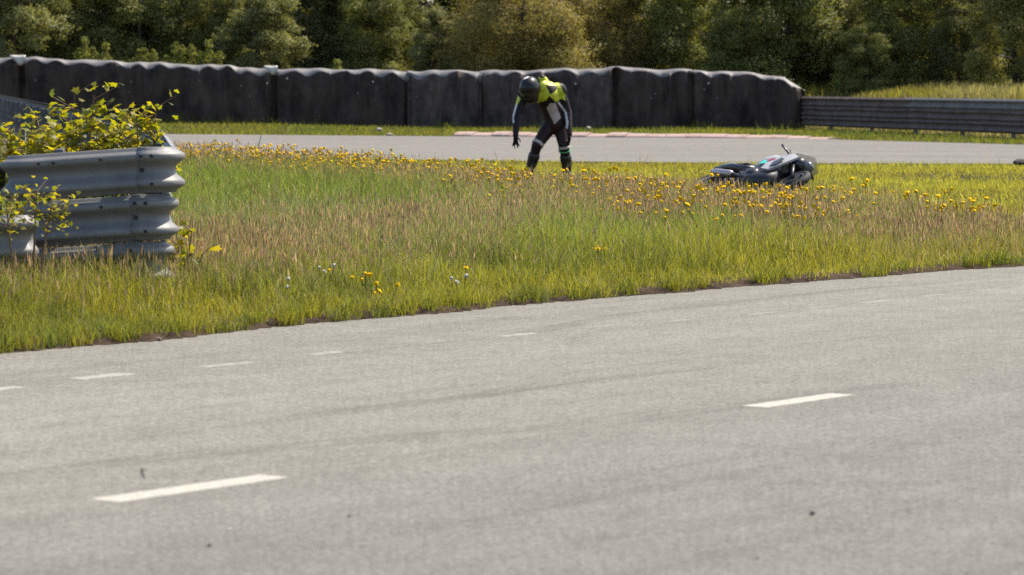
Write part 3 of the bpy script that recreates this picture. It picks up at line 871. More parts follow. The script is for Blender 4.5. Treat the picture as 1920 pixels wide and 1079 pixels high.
TREE = {}
TREE['grey'] = tree_meshes('grey', 4.2, 6.0, 70000, (0.245, 0.250, 0.100), 0.095, 11, low=0.03)
TREE['dark'] = tree_meshes('dark', 5.2, 7.0, 60000, (0.170, 0.178, 0.066), 0.115, 12, low=0.02)
TREE['willow'] = tree_meshes('willow', 6.4, 5.6, 95000, (0.270, 0.228, 0.076), 0.095, 13, low=0.03, fine=0.7, droop=0.8)
TREE['green'] = tree_meshes('green', 4.8, 5.8, 75000, (0.232, 0.242, 0.076), 0.095, 14, low=0.03)
TREE['bright'] = tree_meshes('bright', 4.6, 5.6, 65000, (0.265, 0.252, 0.080), 0.095, 15, low=0.03)

def tree(kind, px, d, sx, sz, rot, label, group):
    x = (px - 960) / F_PX * d
    root = empty('tree', (x, d, gz1(x, d)), rot)
    tr, cr = TREE[kind]
    root.scale = (sx * 1.14, sx * 1.14, sz)
    link('trunk', tr, M_BARK, root); link('crown', cr, M_LEAF, root)
    tag(root, label, 'tree', group)

FR, BK = 'bushy trees in the front row behind the barrier', 'darker trees standing behind the front row'
tree('grey', 10, 121, 0.95, 0.9, 0.3, 'grey green bushy tree at the far left edge above the barrier', FR)
tree('dark', 190, 126, 0.85, 0.95, 1.3, 'dark tree behind the upright green weeds at the left', FR)
tree('dark', 352, 125.5, 0.8, 0.95, 2.5, 'dark tree between the upright weeds and the pale grey green tree', FR)
tree('grey', 492, 121.5, 0.72, 0.62, 0.0, 'small pale grey green tree above the barrier, left of the dark gap', FR)
tree('grey', 600, 127, 0.85, 1.0, 4.0, 'tall pale grey green tree behind the small pale one', FR)
tree('dark', 722, 127, 0.85, 1.0, 4.1, 'very dark tree left of the large olive willow', FR)
tree('willow', 985, 120, 0.86, 0.92, 0.6, 'large olive brown willow bush behind the bending rider', FR)
tree('willow', 1130, 122, 0.55, 0.75, 2.4, 'smaller olive willow bush at the right side of the large one', FR)
tree('green', 1262, 121.5, 0.72, 0.85, 1.0, 'green bushy tree with dark hollows right of the olive willow', FR)
tree('green', 1452, 119.5, 0.95, 1.0, 2.2, 'broad green bush above the rounded right end of the barrier', FR)
tree('dark', 1555, 121, 0.5, 0.72, 0.4, 'dark bush next to the end of the barrier, right of the broad green one', FR)
tree('green', 1690, 119, 0.74, 0.85, 3.4, 'mottled green bush above the rusty length of crash rail', FR)
tree('dark', 1800, 117.5, 0.40, 0.55, 5.4, 'dark low bush overhanging the grass bank at the right', FR)
tree('bright', 1905, 114.5, 0.72, 0.85, 0.8, 'bright yellow green bush at the far right edge', FR)
tree('green', 1625, 117.2, 0.42, 0.40, 4.6, 'low rounded green bush in front of the mottled bush, right of the dark one', FR)
tree('green', 1385, 118.6, 0.45, 0.50, 5.0, 'low green bush just above the barrier, left of the broad green bush', FR)
tree('green', 705, 123.8, 0.62, 0.70, 3.0, 'shaded green bush in the dark gap left of the large willow', FR)
tree('green', 255, 123.5, 0.70, 0.72, 5.2, 'shaded green bush behind the middle of the upright weeds', FR)
tree('green', 420, 123.8, 0.52, 0.66, 1.5, 'shaded green bush left of the small pale grey green tree', FR)
tree('green', 110, 123.0, 0.60, 0.70, 2.6, 'shaded green bush between the far left tree and the upright weeds', FR)
tree('grey', 815, 120.5, 0.42, 0.45, 1.0, 'low grey green bush filling the gap left of the large willow', FR)
tree('bright', 1770, 120.5, 0.55, 0.85, 2.0, 'yellow green bush between the mottled bush and the dark low bush', FR)
tree('bright', 2080, 112, 0.9, 0.95, 1.8, 'bright bush just beyond the right picture edge', FR)
tree('dark', -160, 122, 0.9, 0.95, 1.8, 'dark tree just beyond the left picture edge', FR)
for i, (px, k, lab) in enumerate(((60, 'dark', 'tall dark tree rising behind the tree at the far left edge'), (270, 'dark', 'tall dark tree rising behind the two dark trees at the left'), (430, 'dark', 'tall dark tree rising behind the small pale tree'),
                                  (660, 'dark', 'tall dark tree rising behind the very dark gap'), (840, 'dark', 'tall dark tree rising behind the left half of the large willow'), (1040, 'green', 'tall green tree rising behind the right half of the large willow'),
                                  (1200, 'dark', 'tall dark tree rising between the willow and the green tree with hollows'), (1350, 'green', 'tall green tree rising left of the broad green bush'), (1570, 'green', 'tall green tree rising between broad green and mottled bush'),
                                  (1740, 'dark', 'tall dark tree rising behind the mottled green bush'), (1850, 'green', 'tall green tree rising behind the bright bush at the right'), (2000, 'green', 'tall green tree beyond the right picture edge'), (-80, 'dark', 'tall dark tree beyond the left picture edge'))):
    tree(k, px, 131 + (i % 3) * 1.5, 0.95 + 0.1 * (i % 2), 1.05 + 0.06 * (i % 3), i * 1.7, lab, BK)

# --- upright weeds behind the left part of the barrier
def weed_mesh(seed, h):
    global rng
    rng = np.random.default_rng(seed)
    bm = bmesh.new(); add_tube(bm, [(0, 0, -0.1), (0.03, 0, h * 0.5), (0.0, 0.02, h)], [0.014, 0.01, 0.004], 5)
    st = bm_mesh('weed_stem', bm)
    n = 420; t = rng.random(n) ** 0.8
    r = (0.26 * (1 - t) ** 0.6 + 0.06) * np.sqrt(rng.random(n)) * (0.5 + np.abs(np.sin(t * 9 + seed))); a = rng.random(n) * 6.28
    P = np.stack([r * np.cos(a) + 0.12 * np.sin(seed * 2.0) * t ** 2, r * np.sin(a), h * (0.12 + 0.9 * t)], 1)
    c = np.array([0.190, 0.205, 0.055]) * (0.7 + 0.7 * rng.random((n, 1)))
    ac = Acc(); ac.add(*leaf_quads(P, 0.10, c, aspect=0.5))
    return st, ac.mesh('weed_leaves')
WEEDS = [weed_mesh(60 + i, (1.5, 1.25, 1.6, 1.35, 1.1)[i]) for i in range(5)]
for i, (px, sc) in enumerate(((148, .75), (163, .9), (180, 1.05), (196, .8), (228, .7), (245, .65), (262, 1.0), (276, .9), (290, .8), (312, .75), (330, .95), (344, .8), (362, .9), (378, .7), (396, .85), (410, .7), (632, .55), (897, .5))):
    x = (px - 960) / F_PX * 116.4
    root = empty('tall_weed', (x, 116.4, gz1(x, 116.4)), i * 1.3); root.scale = (0.9, 0.9, sc * 1.22)
    st, lv = WEEDS[(i * 2 + i // 3) % 5]
    link('stem', st, M_STEM, root); link('leaves', lv, M_GRASS, root)
    if i < 16: tag(root, 'upright green weed in the row just behind the left barrier top', 'weed', 'upright weeds behind the left barrier')
    else: tag(root, ('lone green weed behind the barrier below the very dark tree', 'lone green weed behind the barrier left of the rider')[i - 16], 'weed', 'lone weeds behind the barrier')

# ------------------------------------------------------------------ saplings by the crash barrier
def maple_leaf():
    pts = []
    for k, (a, r) in enumerate(((-90, 0.18), (-50, 0.30), (-20, 0.52), (8, 0.40), (30, 0.60), (55, 0.42), (90, 0.74), (125, 0.42), (150, 0.60), (172, 0.40), (200, 0.52), (230, 0.30))):
        pts.append((r * math.cos(R(a)), r * math.sin(R(a)) + 0.2, -0.25 * (r * math.cos(R(a))) ** 2 - 0.08 * r))
    V = [(0, 0.2, 0.0)] + pts
    return V, [(0, 1 + k, 1 + (k + 1) % 12) for k in range(12)]
LEAFV, LEAFF = maple_leaf()
LEAVES = []
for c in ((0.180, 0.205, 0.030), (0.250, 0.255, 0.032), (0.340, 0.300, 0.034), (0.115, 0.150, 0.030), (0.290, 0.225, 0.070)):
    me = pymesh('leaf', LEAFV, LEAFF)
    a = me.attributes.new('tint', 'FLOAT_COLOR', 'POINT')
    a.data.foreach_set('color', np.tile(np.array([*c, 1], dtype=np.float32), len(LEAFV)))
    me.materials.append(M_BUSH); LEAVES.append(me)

def sapling(name, px, d, stems, label, nleaf, size, seed, spread, base_z=0.0, t0=0.62):
    rr = random.Random(seed)
    x = (px - 960) / F_PX * d
    root = empty(name, (x, d, base_z))
    tag(root, label, 'sapling' if name == 'sapling' else 'plant')
    per = nleaf // len(stems)
    for (ox, h, lx) in stems:
        bm = bmesh.new()
        p = [Vector((ox * 0.5, rr.uniform(-.1, .1), -0.05)), Vector((ox * 0.8, rr.uniform(-.1, .1), h * 0.5)), Vector((ox + lx, rr.uniform(-.12, .12), h))]
        add_tube(bm, p, [0.012, 0.008, 0.003], 6)
        twigs = []
        for k in range(6):
            t = t0 + (0.98 - t0) * k / 5
            q = p[0].lerp(p[1], t * 2) if t < 0.5 else p[1].lerp(p[2], t * 2 - 1)
            a = rr.uniform(0, 6.28); ln = spread * (1.45 - t) * rr.uniform(0.7, 1.2)
            e = q + Vector((math.cos(a) * ln, math.sin(a) * ln * 0.8, 0.25 * ln + 0.05))
            add_tube(bm, [q, e], [0.005, 0.002], 5); twigs.append((q, e))
        stem = link('stem', bm_mesh('stem', bm), M_REDSTEM, root)
        for k in range(per):
            if rr.random() < 0.30:
                t = rr.uniform(t0, 1.0); q = p[0].lerp(p[1], t * 2) if t < 0.5 else p[1].lerp(p[2], t * 2 - 1)
                c = q
            else:
                q, e = rr.choice(twigs); c = q.lerp(e, rr.uniform(0.2, 1.05))
            c = c + Vector((rr.gauss(0, .035), rr.gauss(0, .04), rr.gauss(0, .03)))
            hi = c.z / h
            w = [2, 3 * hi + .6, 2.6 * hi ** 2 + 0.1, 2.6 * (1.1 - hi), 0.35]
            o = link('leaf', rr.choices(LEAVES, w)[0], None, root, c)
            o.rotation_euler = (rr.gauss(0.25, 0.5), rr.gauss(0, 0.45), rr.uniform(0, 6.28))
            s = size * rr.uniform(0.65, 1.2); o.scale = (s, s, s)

sapling('sapling', 150, 24.6, [(-0.10, 1.50, 0.06), (0.04, 1.46, 0.05), (0.0, 1.18, -0.12), (0.16, 1.15, 0.06), (-0.02, 1.26, 0.0), (-.16, 1.12, -.06)], 'tallest yellow green maple sapling growing behind the crash barrier, in the middle', 298, 0.068, 1, 0.34)
sapling('sapling', 268, 24.5, [(-0.03, 1.28, 0.0), (0.07, 1.40, 0.03), (0.03, 1.22, 0.06), (-.14, 1.12, -.04)], 'sapling with small olive leaves behind the right end of the crash barrier', 298, 0.058, 2, 0.30)
sapling('sapling', 108, 24.9, [(-0.10, 1.20, -0.02), (0.03, 1.30, 0.03), (0.12, 1.12, 0.02), (0.0, 1.15, 0.0)], 'sapling left of the tallest one behind the crash barrier, in its shade', 298, 0.066, 6, 0.34)
sapling('sapling', 212, 24.8, [(-0.10, 1.22, -0.02), (0.03, 1.28, 0.03), (0.12, 1.14, 0.02), (0.0, 1.12, 0.0)], 'sapling between the tallest one and the small leaved one', 298, 0.066, 7, 0.34)
sapling('sapling', 178, 25.0, [(-0.10, 1.16, -0.04), (0.05, 1.24, 0.03), (0.14, 1.12, 0.03)], 'low sapling in the back, right of the tallest one', 298, 0.064, 8, 0.36)
sapling('sapling', 84, 25.1, [(-0.12, 1.16, -0.04), (0.05, 1.18, 0.03), (0.12, 1.10, 0.03)], 'low sapling in the back, left of the tallest one', 298, 0.064, 9, 0.36)
sapling('sapling', 58, 24.5, [(-0.12, 1.22, -0.02), (0.03, 1.26, 0.03), (0.16, 1.1, 0.02)], 'low yellow green sapling behind the left end of the crash barrier', 290, 0.068, 3, 0.34)
sapling('leafy_plant', 52, 22.6, [(-0.12, 0.78, -0.02), (0.04, 0.86, 0.03), (0.12, 0.78, 0.03)], 'bushy green plant growing in front of the stacked rails above the low rail', 295, 0.034, 4, 0.22, t0=0.72)
sapling('leafy_plant', 338, 24.2, [(-0.05, 0.40, -0.02), (0.05, 0.52, 0.03), (0.12, 0.36, 0.04)], 'broad leaved green plant at the foot of the barrier bend', 80, 0.080, 5, 0.2, t0=0.3)

# --- dark old tyres inside the barrier loop, at the left edge
M_TYRE = mat('old_tyre', (0.022, 0.016, 0.014), 0.85, var=0.4, vscale=8, bump=0.4, bscale=30)
bm = bmesh.new()
lathe(bm, [(0.17, -0.075), (0.24, -0.10), (0.295, -0.09), (0.315, -0.05), (0.315, 0.05), (0.295, 0.09), (0.24, 0.10), (0.17, 0.075), (0.19, 0.0)], 'z', 26)
tyre_me = bm_mesh('old_tyre', bm, True)
for i in range(6):
    o = link('old_tyre', tyre_me, M_TYRE, None, (-3.93 + 0.02 * math.sin(i * 2), 24.6 + 0.02 * math.cos(i * 3), 0.12 + 0.188 * i))
    tag(o, ('bottom', 'second', 'third', 'fourth', 'fifth', 'top')[i] + ' old tyre of the dark stack at the left edge behind the barrier', 'tyre', 'old tyres stacked behind the barrier')

# ------------------------------------------------------------------ the rider
def capsule(bm, a, b, ra, rb, n=14):
    a, b = Vector(a), Vector(b)
    d = (b - a); ln = d.length; d = d.normalized()
    pts, rad = [], []
    for k in range(5):
        t = math.pi / 2 * (1 - k / 4); pts.append(a - d * ra * math.sin(t) * 0.999); rad.append(max(0.002, ra * math.cos(t)))
    for k in range(5):
        t = math.pi / 2 * k / 4; pts.append(b + d * rb * math.sin(t) * 0.999); rad.append(max(0.002, rb * math.cos(t)))
    add_tube(bm, pts, rad, n)

def remeshed(bm, name, voxel, smooth=4):
    me = bpy.data.meshes.new(name); bm.normal_update(); bm.to_mesh(me); bm.free()
    o = bpy.data.objects.new(name, me); COL.objects.link(o)
    m = o.modifiers.new('r', 'REMESH'); m.mode = 'VOXEL'; m.voxel_size = voxel
    if smooth:
        s = o.modifiers.new('s', 'SMOOTH'); s.iterations = smooth; s.factor = 0.5
    dg = bpy.context.evaluated_depsgraph_get(); dg.update()
    out = bpy.data.meshes.new_from_object(o.evaluated_get(dg))
    out.name = name
    bpy.data.objects.remove(o, do_unlink=True)
    out.polygons.foreach_set('use_smooth', [True] * len(out.polygons))
    return out

def in_poly(x, y, P):
    r = np.zeros(len(x), bool); j = len(P) - 1
    for i in range(len(P)):
        (xi, yi), (xj, yj) = P[i], P[j]
        c = ((yi > y) != (yj > y)) & (x < (xj - xi) * (y - yi) / (yj - yi + 1e-9) + xi)
        r ^= c; j = i
    return r

def rider():
    D = 53.3
    rx = (1035.5 - 960) / F_PX * D
    root = empty('person', (rx, D, gz1(rx, D)))
    tag(root, 'motorcycle rider in black and yellow leathers and dark helmet bending over on the grass', 'person')
    M_BLK = mat('black_leather', (0.014, 0.011, 0.012), 0.5, spec=0.2, var=0.4, vscale=9, bump=0.7, bscale=14)
    M_YELS = mat('neon_yellow_leather', (0.56, 0.58, 0.03), 0.45, var=0.1, vscale=10)
    M_BEI = mat('beige_panel', (0.46, 0.38, 0.34), 0.6, var=0.12, vscale=12)
    M_WHI = mat('white_stripe', (0.62, 0.60, 0.60), 0.5)
    M_GRN = mat('green_piping', (0.05, 0.33, 0.13), 0.5)
    M_BRN = mat('dark_brown_leather', (0.028, 0.015, 0.014), 0.55, spec=0.2, var=0.3, vscale=9, bump=0.25, bscale=22)
    bm = bmesh.new()
    pel, waist, chest, neck = (.06, .06, .85), (.00, .02, 1.06), (-.09, -.10, 1.32), (-.16, -.22, 1.42)
    hl, kl, al = (-.035, .05, .82), (-.235, -.10, .53), (-.345, .03, .13)
    hr, kr, ar = (.13, .08, .82), (.185, -.07, .49), (.235, .10, .12)
    sl, el, wl_ = (-.43, -.24, 1.32), (-.545, -.36, .98), (-.565, -.46, .69)
    sr, er, wr = (.10, -.06, 1.37), (.235, -.02, 1.03), (.262, -.16, .70)
    capsule(bm, pel, waist, .172, .160, 20); capsule(bm, waist, chest, .160, .198, 20)
    capsule(bm, chest, neck, .19, .11, 18); capsule(bm, neck, (-.33, -.34, 1.40), .075, .085)
    capsule(bm, sl, sr, .115, .12, 18); capsule(bm, chest, (-.30, -.20, 1.34), .17, .12, 16)
    capsule(bm, (-.14, -.08, 1.50), (-.16, -.22, 1.55), .085, .060)                 # aerodynamic hump
    add_ellipsoid(bm, (-.345, -.36, 1.41), (.095, .115, .12))
    for h, k, a, toe in ((hl, kl, al, (-.42, -.17, .055)), (hr, kr, ar, (.26, -.12, .055))):
        capsule(bm, h, k, .124, .084); capsule(bm, k, a, .084, .055)
        m = tuple(k[i] * .65 + a[i] * .35 for i in range(3)); capsule(bm, m, tuple(k[i] * .4 + a[i] * .6 for i in range(3)), .073, .066)
        capsule(bm, (a[0], a[1] + .03, .06), toe, .050, .042)
    for s, e, w in ((sl, el, wl_), (sr, er, wr)):
        capsule(bm, s, e, .092, .066); capsule(bm, e, w, .068, .044)
    # hands: palm and five fingers each; the right-hand one rests on the knee
    def hand(w, down, side, curl, thumb_side):
        w, down, side = Vector(w), Vector(down).normalized(), Vector(side).normalized()
        nrm = down.cross(side).normalized()
        capsule(bm, w, w + down * .05, .034, .036, 10)
        for q in (-.026, -.009, .009, .026): capsule(bm, w + down * .035 + side * q * .8, w + down * .095 + side * q, .017, .015, 8)
        for q, ln in ((-.032, .080), (-.011, .098), (.011, .092), (.032, .072)):
            a0 = w + down * .10 + side * q
            a1 = a0 + (down * .9 + nrm * curl * .5 + side * q * 11).normalized() * ln * .55
            a2 = a1 + (down * .8 + nrm * curl + side * q * 8).normalized() * ln * .55
            capsule(bm, a0, a1, .0115, .011, 8); capsule(bm, a1, a2, .011, .010, 8)
        t0 = w + down * .045 + side * thumb_side * .038
        t1 = t0 + (down * .6 + side * thumb_side * .8 + nrm * .2).normalized() * .045
        t2 = t1 + (down * .95 + side * thumb_side * .35 + nrm * .3).normalized() * .042
        capsule(bm, t0, t1, .015, .013, 8); capsule(bm, t1, t2, .013, .011, 8)
    hand(wl_, (.01, -.06, -1), (.9, -.35, 0), -.25, 1)
    hand(wr, (-.05, .05, -1), (.35, -.9, 0), .45, 1)
    me = remeshed(bm, 'body', 0.010, 3)
    for m_ in (M_BLK, M_YELS, M_BEI, M_WHI, M_GRN, M_BRN): me.materials.append(m_)
    n = len(me.polygons)
    C = np.empty(n * 3, np.float32); me.polygons.foreach_get('center', C); C = C.reshape(-1, 3)
    Nn = np.empty(n * 3, np.float32); me.polygons.foreach_get('normal', Nn); Nn = Nn.reshape(-1, 3)
    qx, qz = 610 + C[:, 0] * 548, 1041 - C[:, 2] * 548
    fr = Nn[:, 1] < 0.35
    idx = np.zeros(n, np.int32)
    idx[(qz > 430) & (qx > 400)] = 5
    idx[fr & in_poly(qx, qz, [(465, 165), (530, 190), (575, 160), (625, 180), (668, 235), (715, 330), (720, 380), (690, 360), (640, 390), (582, 335), (560, 372), (480, 400), (512, 270), (500, 205)])] = 1
    idx[fr & in_poly(qx, qz, [(550, 245), (650, 255), (640, 290), (592, 325)])] = 0
    idx[in_poly(qx, qz, [(245, 290), (300, 320), (345, 360), (310, 420), (245, 410)])] = 1
    idx[fr & in_poly(qx, qz, [(588, 400), (636, 398), (682, 520), (628, 578), (560, 440)])] = 2
    idx[fr & in_poly(qx, qz, [(650, 392), (668, 388), (730, 470), (745, 560), (738, 615), (722, 610), (724, 555), (712, 480)])] = 3
    idx[fr & in_poly(qx, qz, [(300, 410), (316, 412), (285, 520), (292, 560), (268, 565), (262, 520)])] = 3
    idx[fr & in_poly(qx, qz, [(500, 520), (520, 510), (490, 590), (478, 590)])] = 3
    me.polygons.foreach_set('material_index', idx)
    body = link('body', me, None, root)
    # helmet
    M_HEL = mat('dark_helmet', (0.014, 0.011, 0.012), 0.4, spec=0.3, coat=0.15, var=0.2, vscale=8)
    bm = bmesh.new()
    rot = Matrix.Rotation(R(28), 3, 'Z') @ Matrix.Rotation(R(38), 3, 'X')
    add_ellipsoid(bm, (0, 0, 0.02), (.130, .155, .150), None, 28, 18)
    add_ellipsoid(bm, (0, -.055, -.075), (.105, .115, .095), None, 20, 12)
    hm = remeshed(bm, 'helmet', 0.011, 4)
    hel = link('helmet', hm, M_HEL, root, (-.345, -.34, 1.39))
    hel.scale = (1.16, 1.16, 1.16)
    hel.rotation_euler = (R(38), 0, R(-28))
    bm = bmesh.new()
    V, Fc = [], []
    for i in range(13):
        a = R(-68 + 136 * i / 12)
        for j in range(5):
            b = R(-24 + 38 * j / 4)
            V.append((.136 * math.sin(a) * math.cos(b), -.168 * math.cos(a) * math.cos(b), .02 + .155 * math.sin(b)))
    for i in range(12):
        for j in range(4): Fc.append((i * 5 + j, (i + 1) * 5 + j, (i + 1) * 5 + j + 1, i * 5 + j + 1))
    link('visor', pymesh('visor', V, Fc, True), mat('smoked_visor', (0.012, 0.012, 0.014), 0.08, coat=1.0), hel)
    V, Fc = [], []
    hm3 = (Matrix.Rotation(R(-28), 3, 'Z') @ Matrix.Rotation(R(38), 3, 'X')).inverted()
    cd = (hm3 @ Vector((-.28, -.42, .86))).normalized(); u_ = cd.cross(hm3 @ Vector((.75, 0, .6))).normalized(); v_ = cd.cross(u_)
    for i in range(7):
        for j in range(5):
            dd = (cd + u_ * (i / 6 - .5) * .34 + v_ * (j / 4 - .5) * .62 * (1 - .5 * abs(i / 3 - 1))).normalized()
            V.append((.1365 * dd.x, .1615 * dd.y, .02 + .1565 * dd.z))
    for i in range(6):
        for j in range(4): Fc.append((i * 5 + j, (i + 1) * 5 + j, (i + 1) * 5 + j + 1, i * 5 + j + 1))
    link('white_patch', pymesh('white_patch', V, Fc, True), mat('white_helmet_patch', (0.75, 0.75, 0.74), 0.3), hel)  # white patch on the upper left of the helmet
    # knee bands, boots
    def band(name, a, b, ra, rb, m):
        bm = bmesh.new(); a, b = Vector(a), Vector(b)
        add_tube(bm, [a, a.lerp(b, .15), a.lerp(b, .85), b], [ra * .93, ra, rb, rb * .93], 20, True)
        return link(name, bm_mesh(name, bm, True), m, root)
    hl, kl, al, hr, kr, ar = map(Vector, (hl, kl, al, hr, kr, ar))
    band('knee_band', hl.lerp(kl, .86), hl.lerp(kl, 1.0), .099, .097, M_BEI)
    band('knee_band', hr.lerp(kr, .95), kr.lerp(ar, .06), .098, .096, M_BEI)
    band('knee_piping', kr.lerp(ar, .09), kr.lerp(ar, .14), .096, .095, M_GRN)
    M_BOOT = mat('boot_leather', (0.022, 0.020, 0.022), 0.4, var=0.4, vscale=10)
    for k, a, toe in ((kl, al, (-.43, -.20, .06)), (kr, ar, (.265, -.15, .06))):
        bm = bmesh.new()
        top = k.lerp(a, .42)
        capsule(bm, top, a, .094, .070); capsule(bm, (a[0], a[1] + .05, .065), toe, .064, .052)
        capsule(bm, a, (a[0], a[1] + .02, .07), .066, .066)
        link('boot', remeshed(bm, 'boot', 0.012, 3), M_BOOT, root)
        bm = bmesh.new(); t2 = k.lerp(a, .5); c = Vector((0, -.078, 0))
        add_box(bm, k.lerp(a, .62) + Vector((0, -.070, 0)), (.06, .03, .16), Matrix.Rotation(R(-14), 3, 'X'), bevel=.01)
        link('shin_plate', bm_mesh('shin_plate', bm), M_BRN, root)
rider()

# ------------------------------------------------------------------ the motorcycle
def motorcycle():
    D = 48.6
    px = 1393
    x = (px - 960) / F_PX * D
    root = empty('motorcycle', (x, D, gz1(x, D)))
    tag(root, 'black and grey sports motorcycle lying on its side on the mown grass', 'motorcycle')
    bike = bpy.data.objects.new('tmp', None)
    M_B = mat('black_fairing', (0.018, 0.016, 0.018), 0.3, coat=0.5, var=0.2, vscale=6)
    M_S = mat('silver_grey_fairing', (0.40, 0.39, 0.395), 0.32, coat=0.3, var=0.12, vscale=8)
    M_T = mat('tyre_rubber', (0.022, 0.021, 0.021), 0.75)
    M_RIM = mat('wheel_rim', (0.30, 0.29, 0.29), 0.35, metal=0.7)
    M_MET = mat('engine_metal', (0.06, 0.058, 0.06), 0.4, metal=0.7, var=0.3, vscale=14)
    M_EX = mat('exhaust_steel', (0.55, 0.45, 0.45), 0.28, metal=0.8, var=0.2, vscale=7)
    M_CY = mat('cyan_green_sticker', (0.03, 0.62, 0.50), 0.35)
    M_RED = mat('red_graphic', (0.42, 0.05, 0.06), 0.35)
    M_WS, nt, N, L, B = new_mat('smoked_screen')
    B.inputs['Base Color'].default_value = (0.34, 0.33, 0.31, 1); B.inputs['Roughness'].default_value = 0.12
    B.inputs['Alpha'].default_value = 0.55
    T = Matrix.Rotation(R(-31), 4, 'Z') @ Matrix.Rotation(R(-3), 4, 'Y') @ Matrix.Rotation(R(-66), 4, 'X') @ Matrix.Scale(0.89, 4)
    parts = []
    def part(name, bm, m, smooth=True, parent=None):
        bmesh.ops.recalc_face_normals(bm, faces=bm.faces)
        bm.transform(T)
        o = link(name, bm_mesh(name, bm, smooth), m, parent or root); parts.append(o); return o
    def at_x(bm, M): bm.transform(M)
    # wheels
    for xw, zw, wd, r, steer in ((-0.70, 0.31, 0.095, 0.315, 0), (0.72, 0.30, 0.062, 0.30, R(-14))):
        M = Matrix.Translation((xw, 0, zw)) @ Matrix.Rotation(steer, 4, 'Z')
        bm = bmesh.new()
        lathe(bm, [(r - .09, -wd * .8), (r - .045, -wd), (r - .015, -wd * .75), (r, -wd * .3), (r, wd * .3), (r - .015, wd * .75), (r - .045, wd), (r - .09, wd * .8), (r - .08, 0)], 'y', 36)
        at_x(bm, M); w = part('wheel', bm, M_T)
        bm = bmesh.new()
        lathe(bm, [(r - .115, -wd * .75), (r - .085, -wd * .82), (r - .085, wd * .82), (r - .115, wd * .75)], 'y', 36)
        for k in range(6):
            a = k * math.pi / 3
            add_box(bm, (math.cos(a) * (r - .1) * .5, 0, math.sin(a) * (r - .1) * .5), (r - .12, .035, .035), Matrix.Rotation(-a, 3, 'Y'))
        lathe(bm, [(.001, -.05), (.045, -.05), (.045, .05), (.001, .05)], 'y', 16)
        at_x(bm, M); part('rim', bm, M_RIM, False, w)
        bm = bmesh.new()
        for sy in ((-.075, .075) if xw > 0 else (-.07,)):
            b2 = bmesh.new(); lathe(b2, [(.075, sy - .003), (.155, sy - .003), (.155, sy + .003), (.075, sy + .003)], 'y', 30)
            tmp = bpy.data.meshes.new('t'); b2.to_mesh(tmp); b2.free(); bm.from_mesh(tmp); bpy.data.meshes.remove(tmp)
        at_x(bm, M); part('brake_disc', bm, M_MET, False, w)
    def sec(x, zc, hw, hh, n=16, p=2.6, yc=0):
        out = []
        for k in range(n):
            a = 2 * math.pi * k / n; c, s = math.cos(a), math.sin(a)
            out.append((x, yc + hw * math.copysign(abs(c) ** (2 / p), c), zc + hh * math.copysign(abs(s) ** (2 / p), s)))
        return out
    # swingarm, frame, engine
    bm = bmesh.new()
    for s in (-1, 1): add_tube(bm, [(-.70, s * .125, .31), (-.45, s * .13, .37), (-.18, s * .09, .44)], [.026, .034, .04], 8)
    part('swingarm', bm, M_MET)
    bm = bmesh.new(); add_box(bm, (.06, 0, .46), (.46, .32, .36), Matrix.Rotation(R(-12), 3, 'Y'), bevel=.05)
    add_ellipsoid(bm, (.0, -.17, .40), (.11, .05, .11)); add_ellipsoid(bm, (.0, .17, .40), (.11, .05, .11))
    part('engine', bm, M_MET)
    # belly pan and side fairings
    bm = bmesh.new(); add_loft(bm, [sec(.42, .40, .15, .19), sec(.25, .36, .19, .20), sec(0, .31, .19, .15), sec(-.22, .28, .15, .10), sec(-.36, .27, .08, .06)])
    part('belly_fairing', bm, mat('dark_grey_fairing', (0.030, 0.028, 0.029), 0.4, var=0.4, vscale=5))
    for s in (-1, 1):
        bm = bmesh.new()
        P = [(.62, .86), (.54, .70), (.44, .50), (.30, .36), (.16, .40), (.18, .54), (.06, .52), (.10, .66), (.26, .70), (.38, .86), (.50, .93)]
        f = bm.faces.new([bm.verts.new((px_, s * (.235 - .22 * max(0, px_ - .40) - .10 * max(0, .46 - pz)), pz)) for px_, pz in P])
        g = bmesh.ops.extrude_face_region(bm, geom=[f]); bmesh.ops.translate(bm, verts=[v for v in g['geom'] if isinstance(v, bmesh.types.BMVert)], vec=(0, -s * .035, 0))
        fa = part('side_fairing', bm, M_S if s < 0 else M_B, False)
        if s < 0:
            def decal(name, pts, m, y=-.2405):
                bm = bmesh.new(); bm.faces.new([bm.verts.new((a, y, b)) for a, b in pts]); 
                g = bmesh.ops.extrude_face_region(bm, geom=bm.faces[:]); bmesh.ops.translate(bm, verts=[v for v in g['geom'] if isinstance(v, bmesh.types.BMVert)], vec=(0, -.004, 0))
                part(name, bm, m, False, fa)
            decal('sticker', [(.08, .535), (.17, .555), (.18, .66), (.11, .645)], M_CY)
            decal('dark_graphic', [(.30, .42), (.40, .52), (.46, .66), (.40, .74), (.30, .60)], M_B)
            decal('red_stripe', [(.16, .66), (.24, .72), (.30, .72), (.20, .62)], M_RED)
    # nose fairing and screen
    bm = bmesh.new(); add_loft(bm, [sec(.70, .857, .13, .10), sec(.62, .865, .155, .115), sec(.52, .88, .175, .12), sec(.42, .90, .16, .09)])
    part('nose_fairing', bm, M_B)
    bm = bmesh.new(); add_loft(bm, [sec(.84, .84, .03, .03), sec(.79, .85, .085, .07), sec(.702, .857, .125, .095)])
    part('headlight_cover', bm, mat('grey_cover', (0.17, 0.165, 0.16), 0.25, coat=0.4, var=0.3, vscale=9))
    bm = bmesh.new()
    V = []
